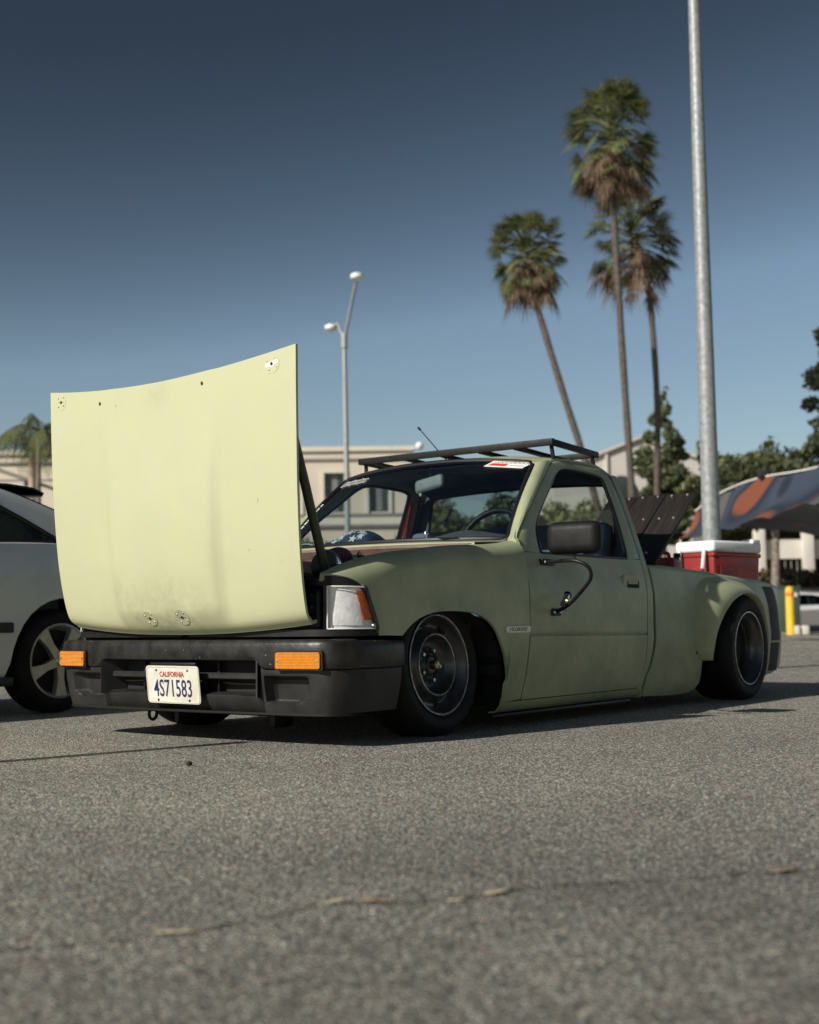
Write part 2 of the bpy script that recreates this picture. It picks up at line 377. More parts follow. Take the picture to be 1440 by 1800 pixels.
def text(name, body, size, mx, m, parent, xs=1.0, ext=0.0006, shear=0.0, align='CENTER', bold=0.0):
    cu = bpy.data.curves.new(name, 'FONT'); cu.body = body; cu.size = size; cu.extrude = ext; cu.align_x = align; cu.align_y = 'CENTER'
    cu.shear = shear; cu.offset = bold; cu.resolution_u = 3
    ob = bpy.data.objects.new(name, cu); COL.objects.link(ob)
    dg = bpy.context.evaluated_depsgraph_get(); me = bpy.data.meshes.new_from_object(ob.evaluated_get(dg))
    COL.objects.unlink(ob); bpy.data.objects.remove(ob)
    me.name = name
    for v in me.vertices: v.co = mx @ Vector((v.co.x*xs, v.co.y, v.co.z))
    me.materials.clear(); me.materials.append(m)
    return link(bpy.data.objects.new(name, me), parent)

# ================================================================== the setting: ground
def asphalt_material():
    m, t, b = nodes_of('asphalt')
    tc = t.nodes.new('ShaderNodeTexCoord')
    def noise(sc, det, rough=0.55):
        n = t.nodes.new('ShaderNodeTexNoise'); n.inputs['Scale'].default_value = sc; n.inputs['Detail'].default_value = det; n.inputs['Roughness'].default_value = rough
        t.links.new(tc.outputs['Object'], n.inputs['Vector']); return n.outputs['Fac']
    def ramp(src, stops):
        r = t.nodes.new('ShaderNodeValToRGB'); cr = r.color_ramp
        cr.elements[0].position = stops[0][0]; cr.elements[0].color = (*stops[0][1], 1)
        cr.elements[1].position = stops[-1][0]; cr.elements[1].color = (*stops[-1][1], 1)
        for p, c in stops[1:-1]:
            e = cr.elements.new(p); e.color = (*c, 1)
        t.links.new(src, r.inputs['Fac']); return r.outputs['Color']
    vo = t.nodes.new('ShaderNodeTexVoronoi'); vo.inputs['Scale'].default_value = 125; vo.inputs['Randomness'].default_value = 1
    t.links.new(tc.outputs['Object'], vo.inputs['Vector'])
    sep = t.nodes.new('ShaderNodeSeparateColor'); t.links.new(vo.outputs['Color'], sep.inputs['Color'])
    stone = ramp(sep.outputs['Red'], [(0.0, (0.165, 0.160, 0.142)), (0.5, (0.320, 0.312, 0.278)), (0.80, (0.475, 0.460, 0.405)), (1.0, (0.78, 0.75, 0.66))])
    hue = ramp(sep.outputs['Green'], [(0.0, (1.10, 0.97, 0.92)), (0.5, (1.0, 1.0, 1.0)), (1.0, (0.90, 1.01, 1.04))])
    tar = ramp(vo.outputs['Distance'], [(0.30, (1, 1, 1)), (0.75, (0.34, 0.335, 0.33))])
    mu = t.nodes.new('ShaderNodeMix'); mu.data_type = 'RGBA'; mu.blend_type = 'MULTIPLY'; mu.inputs['Factor'].default_value = 0.9
    mh_ = t.nodes.new('ShaderNodeMix'); mh_.data_type = 'RGBA'; mh_.blend_type = 'MULTIPLY'; mh_.inputs['Factor'].default_value = 1
    t.links.new(stone, mh_.inputs['A']); t.links.new(hue, mh_.inputs['B'])
    t.links.new(mh_.outputs['Result'], mu.inputs['A']); t.links.new(tar, mu.inputs['B'])
    big = ramp(noise(0.55, 8, 0.62), [(0.28, (0.70, 0.70, 0.72)), (0.52, (1.0, 0.99, 0.97)), (0.74, (1.22, 1.19, 1.13))])
    m2 = t.nodes.new('ShaderNodeMix'); m2.data_type = 'RGBA'; m2.blend_type = 'MULTIPLY'; m2.inputs['Factor'].default_value = 1
    t.links.new(mu.outputs['Result'], m2.inputs['A']); t.links.new(big, m2.inputs['B'])
    med = ramp(noise(60, 3, 0.7), [(0.30, (0.78, 0.78, 0.79)), (0.70, (1.22, 1.21, 1.18))])
    m3 = t.nodes.new('ShaderNodeMix'); m3.data_type = 'RGBA'; m3.blend_type = 'MULTIPLY'; m3.inputs['Factor'].default_value = 1
    t.links.new(m2.outputs['Result'], m3.inputs['A']); t.links.new(med, m3.inputs['B'])
    # ragged dark patches: first paints lens vignetting in the foreground, the rest are oil
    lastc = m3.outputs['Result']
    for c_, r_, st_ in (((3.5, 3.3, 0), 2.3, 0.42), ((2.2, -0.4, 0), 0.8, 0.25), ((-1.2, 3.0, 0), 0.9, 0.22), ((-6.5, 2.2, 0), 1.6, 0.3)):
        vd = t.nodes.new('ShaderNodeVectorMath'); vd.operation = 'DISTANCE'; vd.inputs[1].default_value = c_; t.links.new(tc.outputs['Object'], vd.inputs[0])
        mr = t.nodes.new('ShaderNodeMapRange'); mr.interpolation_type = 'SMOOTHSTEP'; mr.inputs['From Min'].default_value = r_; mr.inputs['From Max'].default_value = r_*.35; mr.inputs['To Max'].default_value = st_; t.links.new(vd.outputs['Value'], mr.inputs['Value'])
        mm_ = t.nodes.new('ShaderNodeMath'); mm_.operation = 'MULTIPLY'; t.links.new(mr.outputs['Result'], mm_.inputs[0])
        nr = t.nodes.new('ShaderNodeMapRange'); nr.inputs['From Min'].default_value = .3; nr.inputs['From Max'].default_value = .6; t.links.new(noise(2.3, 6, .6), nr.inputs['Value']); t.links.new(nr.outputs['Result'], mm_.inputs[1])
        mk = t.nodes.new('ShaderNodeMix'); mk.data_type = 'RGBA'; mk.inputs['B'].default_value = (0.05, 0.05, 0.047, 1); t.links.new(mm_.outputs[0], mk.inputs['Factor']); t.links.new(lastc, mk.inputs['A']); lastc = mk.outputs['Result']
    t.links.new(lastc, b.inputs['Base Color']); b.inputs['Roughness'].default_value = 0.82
    b.inputs['Specular IOR Level'].default_value = 0.35
    bp = t.nodes.new('ShaderNodeBump'); bp.inputs['Strength'].default_value = 0.85; bp.inputs['Distance'].default_value = 0.006; bp.invert = True
    ad = t.nodes.new('ShaderNodeMath'); ad.operation = 'ADD'; t.links.new(vo.outputs['Distance'], ad.inputs[0])
    ml = t.nodes.new('ShaderNodeMath'); ml.operation = 'MULTIPLY'; ml.inputs[1].default_value = 0.7; t.links.new(noise(40, 4), ml.inputs[0]); t.links.new(ml.outputs[0], ad.inputs[1])
    t.links.new(ad.outputs[0], bp.inputs['Height']); t.links.new(bp.outputs['Normal'], b.inputs['Normal'])
    return m
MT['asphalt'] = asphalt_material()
def ground_sheet():
    xs = [-900, -200, -80, -40, -20, -10, -5, -2, 0, 2, 4, 6, 10, 20, 60, 200]
    ys = [-600, -200, -80, -40, -20, -10, -5, -2, 0, 2, 4, 6, 10, 20, 60, 200]
    G = [[(x, y, 0.0) for y in ys] for x in xs]
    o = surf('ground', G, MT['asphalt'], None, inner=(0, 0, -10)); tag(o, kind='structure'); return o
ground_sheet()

# ================================================================== the pickup truck
TR = empty('pickup_truck', (-1.4, 0, 0))
tag(TR, 'sage green lowered pickup truck with its cream hood tipped open', 'pickup truck')
_zo = pch([-.1, .05, .10, .2, .395, .41, .6, .70, .776, .80, 1.2, 1.30, 1.4], [-.08, -.05, -.03, -.015, 0, -.003, -.012, -.03, -.05, -.057, -.19, -.235, -.4])
_xo = pch([-4, -.2, .3, .6, .8], [0, 0, -.010, -.028, -.055])
def Yb(x, z): return .845+_zo(z)+_xo(x)
_zf = pch([-.1, .05, .10, .2, .395, .6, .8, 1.0], [-.08, -.05, -.03, -.015, 0, -.010, -.024, -.04])
def Yf(x, z): return .845+_zf(z)+_xo(x)
_ztop = pch([-.62, -.45, -.09, .15, .37, .5, .6, .70], [.842, .820, .797, .772, .746, .720, .693, .662])
_yin = pch([-.6, 0, .7], [.738, .730, .705])
def zcrease(x): return .405+.016*(x+1.2)*1.0

# ---- front fenders
def fender_section(xb, zb, xt, shift, zcut=None):
    P = []; N = 16; zs = _ztop(xt)-.085
    for i in range(N):
        f = i/(N-1); z = lerp(zb, zs, f); x = lerp(xb, xt, smooth01(f)); P.append((x, Yf(x, z), z))
    ys = P[-1][1]
    for i in range(1, 11):
        a = rad(90*i/10); x = xt+shift*(1-math.cos(a)); yi = _yin(x)
        P.append((x, ys-(ys-yi)*(1-math.cos(a)), lerp(zs, _ztop(x), math.sin(a)**0.9)))
    P.append((P[-1][0], P[-1][1]-.006, P[-1][2]-.03))
    return P
def build_fender(s):
    S = []
    f0 = catmull([(.470, .8165, .422), (.489, .814, .482), (.511, .8105, .547), (.540, .803, .607), (.590, .779, .640), (.645, .745, .655), (.690, .705, .662)], 26)
    f0.append(f0[-1]+np.array([0, -.006, -.03])); S.append([tuple(p) for p in f0])
    st = [(.43, .422, .40, .20), (.385, .421, .345, .16), (.345, .420, .30, .12), (.309, .447, .25, .08), (.275, .468, .21, .05), (.233, .487, .17, .03), (.185, .500, .13, .015), (.137, .510, .09, .005), (.08, .515, .05, 0), (.019, .517, .0, 0), (-.05, .516, -.06, 0),
          (-.123, .512, -.12, 0), (-.18, .503, -.17, 0), (-.226, .490, -.22, 0), (-.268, .470, -.26, 0), (-.303, .447, -.30, 0), (-.328, .42, -.335, 0), (-.347, .391, -.365, 0), (-.37, .355, -.39, 0), (-.390, .316, -.41, 0), (-.407, .27, -.43, 0), (-.417, .228, -.445, 0),
          (-.417, .195, -.46, 0), (-.412, .166, -.475, 0), (-.398, .135, -.49, 0), (-.390, .118, -.505, 0), (-.43, .120, -.52, 0), (-.48, .122, -.545, 0), (-.52, .124, -.575, 0)]
    for a in st: S.append(fender_section(*a))
    last = []
    for (x, y, z) in fender_section(-.556, .126, -.600, 0):
        last.append((seam_front(z)+.006 if z < .80 else x, y, z))
    S.append(last)
    G = [[(x, s*y, z) for (x, y, z) in r] for r in S]
    return surf('front_fender', G, MT['paint'], TR, inner=(-.1, 0, .3), thick=.012)
seam_front = pch([.10, .131, .165, .219, .310, .417, .63, .716, .76, .825], [-.556, -.545, -.553, -.570, -.581, -.597, -.615, -.615, -.606, -.600])
seam_rear = pch([.10, .125, .17, .237, .401, .565, .743, .825, 1.0, 1.25], [-1.645, -1.668, -1.712, -1.743, -1.771, -1.797, -1.815, -1.815, -1.812, -1.80])
gap_x = pch([.06, .107, .171, .23, .293, .40, .565, .693, .80, 1.0, 1.3], [-1.752, -1.748, -1.765, -1.808, -1.838, -1.860, -1.876, -1.880, -1.878, -1.872, -1.86])
FEND = {s: build_fender(s) for s in (1, -1)}

# ---- doors
def catmull_u(P, per=5):
    P = [np.array(p, float) for p in P]; out = []; k = len(P)
    for i in range(k-1):
        p0, p1, p2, p3 = P[max(i-1, 0)], P[i], P[i+1], P[min(i+2, k-1)]
        for j in range(per):
            t = j/per; out.append(0.5*((2*p1)+(-p0+p2)*t+(2*p0-5*p1+4*p2-p3)*t*t+(-p0+3*p1-3*p2+p3)*t**3))
    out.append(P[-1]); return out
W_OUT = [(-.604, .792), (-.618, .850), (-.690, .912), (-.806, 1.0), (-.93, 1.088), (-1.07, 1.186), (-1.19, 1.262), (-1.39, 1.288), (-1.62, 1.288), (-1.755, 1.258), (-1.796, 1.15), (-1.808, .92), (-1.812, .792)]
W_IN = [(-.800, .787), (-.808, .86), (-.838, .934), (-.955, 1.035), (-1.085, 1.130), (-1.200, 1.214), (-1.300, 1.244), (-1.49, 1.244), (-1.650, 1.232), (-1.690, 1.19), (-1.690, 1.0), (-1.678, .84), (-1.656, .787)]
def zrows():
    a = list(np.linspace(.122, .385, 14)); b = [.393, .398, .402, .406, .411, .42]; c = list(np.linspace(.45, .787, 13)); return a+b+c
def build_door(s):
    G = []
    for z in zrows():
        row = []
        for k in range(33):
            xf, xr = seam_front(z)-.006, seam_rear(z)+.006; x = lerp(xf, xr, k/32)
            dz = z-.4045; zz = z+.011*(x+1.2)*1.0
            y = Yb(x, z)-.007*math.exp(-(dz/.0055)**2)
            row.append((x, s*y, zz if .13 < z < .78 else z))
        G.append(row)
    d = surf('door', G, MT['paint'], TR, inner=(-1.2, 0, .4), thick=.04)
    o, i = catmull_u(W_OUT, 6), catmull_u(W_IN, 6); G = []
    for a, b in zip(o, i):
        row = []
        for k, off in ((0, -.006), (.06, 0), (.5, .002), (.9, .001), (1.0, -.014)):
            x, z = lerp(a, b, k); row.append((x, s*(Yb(x, z)+off), z))
        G.append(row)
    surf('window_frame', G, MT['paint'], d, inner=(-1.2, 0, .9), thick=.028)
    sl_ = [(x, s*(Yb(x, z)-.010), z) for x, z in i]
    V, F = tube_geo(sl_+[sl_[0]], .010, 8, False); mesh('window_seal', V, F, MT['seal'], d)
    # sill strip
    tube('sill_strip', [(lerp(-.80, -1.656, k/10), s*(Yb(-1.2, .787)-.004), .788) for k in range(11)], .008, MT['seal'], d, 8)
    # recessed handle
    hm = frame((-1.640, s*(Yb(-1.64, .66)+.001), .661), (-s, 0, 0), (0, s*.06, 1)) if s > 0 else frame((-1.640, s*(Yb(-1.64, .66)+.001), .661), (1, 0, 0), (0, .06, 1))
    V1, F1 = prism_geo(rrect(.185, .078, .018), .0035, hm, -.01)
    h = mesh('door_handle', V1, F1, MT['paint'], d)
    V2, F2 = prism_geo(rrect(.135, .042, .012), .0042, hm @ Matrix.Translation((.010, -.010, 0)), -.01); mesh('handle_recess', V2, F2, MT['dark'], d)
    V3, F3 = prism_geo(rrect(.105, .018, .006), .0085, hm @ Matrix.Translation((.0, .004, 0)), .0); mesh('handle_lever', V3, F3, MT['paint'], d)
    V4, F4 = lathe_geo([(.0, .0065), (.008, .0065), (.009, .004)], 14, hm @ Matrix.Translation((.060, -.010, 0))); mesh('lock', V4, F4, MT['black'], d)
    return d
DOOR = {s: build_door(s) for s in (1, -1)}

# ---- rocker panels
for s in (1, -1):
    G = []
    for x in np.linspace(-.385, -1.742, 40):
        G.append([(x, s*(Yb(x, .10)+.000), .117), (x, s*(Yb(x, .10)-.002), .105), (x, s*(Yb(x, .085)-.008), .088), (x, s*(Yb(x, .07)-.02), .073), (x, s*.75, .070)])
    surf('rocker_panel', G, MT['paint'], TR, inner=(-1, 0, .3), thick=.006)
    boxobj('skid_rail', (-1.02, s*.770, .058), (1.30, .03, .014), MT['black'], TR, .003)

# ---- cab: rear corners, back wall, pillars, roof
CAB_IN = (-1.35, 0, .8)
for s in (1, -1):
    G = []
    for z in list(np.linspace(.07, 1.18, 44))+[1.22, 1.25]:
        a, b = seam_rear(z)-.003, gap_x(z); 
        if z < .118: a = max(a, -1.742) if False else -1.742
        row = [(lerp(a, b, k/5), s*(Yb(-1.8, z)-(.020 if k == 5 else 0)), z) for k in range(6)]
        row.append((b-.002, s*(Yb(-1.8, z)-.06), z)); G.append(row)
    surf('cab_corner', G, MT['paint'], TR, inner=CAB_IN, thick=.008)
# back wall with window opening
def ring_wall(name, x, out, inn, m, parent, per=6, thick=.02):
    G = [[(x(lerp(a, b, k)[1]), lerp(a, b, k)[0], lerp(a, b, k)[1]) for k in (0, .5, 1)] for a, b in zip(out, inn)]
    return surf(name, G, m, parent, inner=CAB_IN, thick=thick)
xw = lambda z: -1.868+.01*(z-.7)
out = [(-.80, .10), (-.80, .5), (-.78, .78), (-.68, 1.12), (-.60, 1.25), (-.3, 1.285), (0, 1.295), (.3, 1.285), (.60, 1.25), (.68, 1.12), (.78, .78), (.80, .5), (.80, .10), (.3, .10), (-.3, .10), (-.80, .10)]
inn = [(-.60, .845), (-.625, .855), (-.635, .88), (-.60, 1.17), (-.57, 1.205), (-.3, 1.222), (0, 1.226), (.3, 1.222), (.57, 1.205), (.60, 1.17), (.635, .88), (.625, .855), (.60, .845), (.3, .842), (-.3, .842), (-.60, .845)]
o_ = [np.array(p) for p in out]; i_ = [np.array(p) for p in inn]
ring_wall('cab_back', xw, o_, i_, MT['interior'], TR)
G = [[(xw(1.0)-.004, lerp(-.63, .63, k/12), lerp(.845, 1.224, j/6)) for k in range(13)] for j in range(7)]
gl = surf('rear_window', G, MT['glass2'], TR, inner=CAB_IN)
V, F = tube_geo([(xw(p[1])+.004, p[0], p[1]) for p in catmull(i_[:-1], 60, True)], .012, 8, False); mesh('window_seal', V, F, MT['seal'], gl)

# windscreen
def ws(t, v):
    """t 0 base..1 header, v -1..1"""
    ye = lerp(.700, .598, t); xe = lerp(-.648, -1.062, t)+.012*math.sin(math.pi*t); ze = lerp(.850, 1.252, t)+.010*math.sin(math.pi*t)
    b = 1-abs(v)**2.2
    return (xe+b*lerp(.125, .055, t), v*ye, ze+b*lerp(.010, .042, t))
wind = surf('windscreen', [[ws(t/14, -1+2*k/28) for k in range(29)] for t in range(15)], MT['glass'], TR, inner=CAB_IN)
def ws_loop(n=26):
    P = [ws(0.0, lerp(-.97, .97, k/n)) for k in range(n+1)]
    P += [ws(t, 1) for t in np.linspace(.04, .96, 16)]
    P += [ws(1.0, lerp(.97, -.97, k/n)) for k in range(n+1)]
    P += [ws(t, -1) for t in np.linspace(.96, .04, 16)]
    return P
lp = ws_loop(); V, F = tube_geo(lp+[lp[0]], .0125, 8, False); mesh('windscreen_seal', V, F, MT['seal'], wind)

# A pillars
for s in (1, -1):
    G = []
    so_ = catmull_u(W_OUT, 6)
    for k in range(31):
        t = k/30
        w_ = np.array(ws(lerp(-.02, 1.0, t), 1.0)); d_ = so_[int(round(t*36))]
        dd = np.array((d_[0]+.004, Yb(d_[0], d_[1])-.002, d_[1]+.004))
        row = []
        for q in (0, .12, .4, .7, .92, 1.0):
            p = lerp(w_, dd, q); bul = .018*math.sin(math.pi*q)**.7
            row.append((p[0]+bul*.55, s*(p[1]+bul*.75), p[2]+bul*.45))
        row.append((row[-1][0]-.004, row[-1][1]-s*.015, row[-1][2]-.006))
        G.append(row)
    surf('windscreen_pillar', G, MT['paint'], TR, inner=(-1.4, 0, .9), thick=.012)

# roof
_re = pch([-1.87, -1.80, -1.64, -1.40, -1.22, -1.06], [1.235, 1.262, 1.296, 1.298, 1.280, 1.254])
_rc = pch([-1.88, -1.80, -1.60, -1.35, -1.10, -1.0], [1.285, 1.308, 1.334, 1.336, 1.316, 1.298])
G = []; GI = []
for i in range(25):
    u = i/24; row = []; ri = []
    for k in range(33):
        v = -1+2*k/32; vv = math.copysign(1-(1-abs(v))**1.35, v)
        x0 = -1.062+.056*(1-abs(vv)**2.2); x1 = -1.845-.03*(1-vv*vv); x = lerp(x0, x1, u)
        b = 1-abs(vv)**3.2; z = lerp(_re(x), _rc(x), b); y = vv*lerp(.606, .618, min(1, u*4))
        row.append((x, y, z)); ri.append((x, y*.98, z-.035))
    G.append(row); GI.append(ri)
roof = surf('roof', G, MT['paint'], TR, inner=(-1.4, 0, .9), thick=.010)
surf('headliner', GI, MT['interior'], TR, inner=(-1.4, 0, 3), thick=0)

# cowl between hood opening and windscreen
G = []
for k in range(41):
    v = -1+2*k/40; y = v*.735; a = ws(0, max(-1, min(1, y/.70))); row = []
    for q in range(7):
        t = q/6; xf = -.30-.02*v*v; row.append((lerp(xf, a[0]+.004, t), y, lerp(.822+.012*(1-v*v), a[2]-.006 if abs(v) < .96 else a[2]-.012, t**.8)))
    row.insert(0, (row[0][0]+.002, y, row[0][2]-.022)); G.append(row)
surf('cowl', G, MT['paint'], TR, inner=(-.4, 0, .5), thick=.004)
for yy in (-.28, .40):
    mx = Matrix.Translation((-.42, yy, .858)); V, F = lathe_geo([(0, .030), (.010, .030), (.012, .020), (.007, .018), (.007, 0)], 12, mx); mesh('wiper_stub', V, F, MT['chrome'], TR)
V, F = prism_geo(rrect(.04, .10, .006), .002, frame((-.39, .55, .848), (1, 0, .1), (0, 1, 0))); mesh('washer_slot', V, F, MT['dark'], TR)

# ---- hood, tipped forward, seen on its painted side
_hz = pch([.47, .485, .50, .55, .60, .65, .75, .85, 1.0, 1.2, 1.4, 1.51], [.706, .730, .746, .765, .777, .787, .802, .812, .823, .832, .838, .840])
_hw = pch([.47, .50, .55, .65, .75, 1.0, 1.2, 1.5], [.682, .690, .695, .700, .7045, .7125, .718, .7235])
def hood_pt(s, t):
    zb = .432+.036*abs(t)**2.2; zt = 1.452+.056*abs(t)**1.9+.010*t
    z = lerp(zb, zt, s); ze = lerp(.468, 1.508, s)
    ridge = .023*(1-sstep(.405, .465, abs(t)))*(1-sstep(.35, .95, s)*.72)*sstep(0.02, .10, s)
    return (_hz(ze)+.032*(1-abs(t)**2.4)+ridge, (_hw(ze)-.004)*t, z)
ss = [0, .006, .014, .025, .04, .06, .08, .1, .13, .16]+list(np.linspace(.2, 1, 22))
G = [[hood_pt(s_, -1+2*k/56) for k in range(57)] for s_ in ss]
G.insert(0, [(p[0]-.03, p[1], p[2]+.006) for p in G[0]])
hood = surf('hood', G, MT['hood'], TR, inner=(-1, 0, .9), thick=.014)
hood['label'] = 'cream yellow hood standing upright with pin plates at its corners'
surf('hood_inner_frame', [[(hood_pt(s_, t_)[0]-.035, hood_pt(s_, t_)[1], hood_pt(s_, t_)[2]) for t_ in np.linspace(-.93, .93, 20)] for s_ in np.linspace(.05, .97, 16)], MT['strut'], hood, inner=(-1, 0, .9), thick=.012)
def hood_frame(s_, t_):
    e = 1e-3; p = Vector(hood_pt(s_, t_)); du = Vector(hood_pt(s_+e, t_))-p; dv = Vector(hood_pt(s_, t_+e))-p
    return frame(p, dv, du)
for (s_, t_, bright) in ((.955, .845, True), (.958, -.885, False), (.066, -.155, False), (.068, .120, False)):
    mx = hood_frame(s_, t_)
    P = [(.036*math.cos(2*math.pi*k/28), .036*math.sin(2*math.pi*k/28)) for k in range(28)]
    V, F = prism_geo(P, .0009, mx, -.002); pl = mesh('hood_pin_plate', V, F, MT['hood'], hood)
    if bright:
        pl['label'] = 'hood pin plate with a painted white glint on its bare metal centre'
        V, F = prism_geo([(-.031, -.002), (-.026, -.009), (-.012, -.007), (-.008, -.013), (.006, -.011), (.013, -.005), (.030, -.003), (.031, .008), (.020, .012), (.009, .007), (-.004, .010), (-.018, .005), (-.028, .007)], .0016, mx, 0); mesh('bare_metal_glint', V, F, MT['coolerwhite'], pl)  # white patch painted as the sun's glint on bare metal
    V, F = prism_geo([(.0060*math.cos(k), .0075*math.sin(k)) for k in np.linspace(0, 6.0, 14)], .0022, mx, 0); mesh('pin_hole', V, F, MT['dark'], pl)
    if not bright:
        V, F = prism_geo([(-.022, -.0009), (.020, -.0009), (.020, .0009), (-.022, .0009)], .0018, mx, 0); mesh('pin_slot', V, F, MT['decalgrey'], pl)
    for k in range(4):
        a = rad(45+90*k+8); V, F = lathe_geo([(0, .0034), (.0026, .003), (.0038, .0008)], 10, mx @ Matrix.Translation((.026*math.cos(a), .026*math.sin(a), 0))); mesh('rivet', V, F, MT['steel'], pl)
for (s_, t_) in ((.955, .36), (.945, -.50)):
    mx = hood_frame(s_, t_); V, F = prism_geo([(.006*math.cos(k), .008*math.sin(k)) for k in np.linspace(0, 6.0, 10)], .0016, mx, 0); mesh('drilled_hole', V, F, MT['dark'], hood)
# prop tube holding the hood
tube('hood_prop', [(.815, .655, 1.27), (.70, .645, .99), (.565, .625, .672)], .019, MT['strut'], TR, 12)
boxobj('prop_bracket', (.560, .625, .668), (.05, .05, .03), MT['black'], TR, .005)

# ---- engine bay
surf('firewall', [[(-.285-.03*(1-(y/.73)**2)*0, y, z) for y in np.linspace(-.73, .73, 12)] for z in (.2, .5, .808)], MT['firewall'], TR, inner=(-3, 0, .5))
surf('firewall_lip', [[(-.285+dx, y, z+.012*(1-(y/.73)**2)) for y in np.linspace(-.73, .73, 24)] for dx, z in ((0, .765), (.02, .80), (.015, .812), (-.02, .816))], MT['firewall'], TR, inner=(-.6, 0, .6), thick=.003)
for yy, zz, r_ in ((.12, .775, .010), (.22, .772, .007), (.28, .770, .008)):
    V, F = lathe_geo([(0, .003), (r_, .003), (r_*1.3, 0)], 12, frame((-.262, yy, zz), (0, 1, 0), (0, 0, 1))); mesh('firewall_plug', V, F, MT['dark'], TR)
V, F = prism_geo(rrect(.11, .026, .008), .006, frame((-.262, .40, .782), (0, 1, 0), (0, 0, 1))); mesh('fresh_air_slot', V, F, MT['dark'], TR)
boxobj('engine_block', (.12, -.06, .45), (.62, .46, .42), MT['dark'], TR, .04)
boxobj('valve_cover', (.12, -.10, .68), (.55, .22, .06), MT['black'], TR, .02)
mxf = frame((.20, .27, .722), (0, 0, 1), (.45, -.89, 0))   # axis roughly along the truck
ax = Vector((.92, .30, .02)).normalized(); mxf = frame((.10, .30, .715), (0, 0, 1), ax.cross(Vector((0, 0, 1))))
if (mxf.to_3x3() @ Vector((0, 0, 1))).dot(ax) < 0: mxf = mxf @ Matrix.Rotation(math.pi, 4, 'X')
pr = []
V, F = [], []
n_ = 72
def pleat(r, h): return [(mxf @ Vector(((r+(.004 if j % 2 else 0))*math.cos(2*math.pi*j/n_), (r+(.004 if j % 2 else 0))*math.sin(2*math.pi*j/n_), h))) for j in range(n_)]
G = [pleat(.078, 0), pleat(.072, .05), pleat(.064, .13)]
surf('air_filter', G, MT['filter'], TR, inner=tuple(mxf @ Vector((0, 0, .06))), closed=True, ang=10)
lathe('filter_ring', [(.086, -.022), (.088, -.01), (.086, .003), (.078, .004)], 40, mxf, MT['chrome'], TR)
lathe('filter_cap', [(0, .150), (.05, .148), (.066, .142), (.070, .132), (.066, .126)], 40, mxf, MT['chrome'], TR)
tube('intake_hose', [mxf @ Vector((0, 0, -.02)), mxf @ Vector((0, 0, -.10)), (-.06, .20, .70), (-.10, .05, .66)], .058, MT['black'], TR, 16)
random.seed(4)
for k in range(14):
    boxobj('linkage_piece', (random.uniform(-.20, .0), random.uniform(.18, .42), random.uniform(.70, .765)), (random.uniform(.02, .05), random.uniform(.02, .06), random.uniform(.015, .04)), MT['black'], TR, .004)
tube('heater_hose', catmull([(-.27, .30, .74), (-.20, .36, .765), (-.10, .42, .758), (.02, .44, .73)], 18), .013, MT['black'], TR, 10)
tube('fuel_line', catmull([(-.26, .16, .775), (-.15, .22, .79), (-.05, .30, .785), (.03, .34, .75)], 18), .006, MT['brass'], TR, 8)
lathe('idle_valve', [(0, .02), (.014, .02), (.018, .012), (.018, 0)], 14, frame((-.04, .40, .748), (0, 1, 0), (0, 0, 1)), MT['steel'], TR)
for s in (1, -1):
    surf('inner_fender', [[(x, s*(.70-.0*z), z) for x in np.linspace(.62, -.28, 8)] for z in (.40, .55, .70)], MT['dark'], TR, inner=(0, s*3, .5))
boxobj('radiator_support', (.60, 0, .56), (.03, 1.30, .16), MT['black'], TR, .006)
boxobj('radiator', (.56, 0, .40), (.04, .80, .40), MT['dark'], TR, .004)

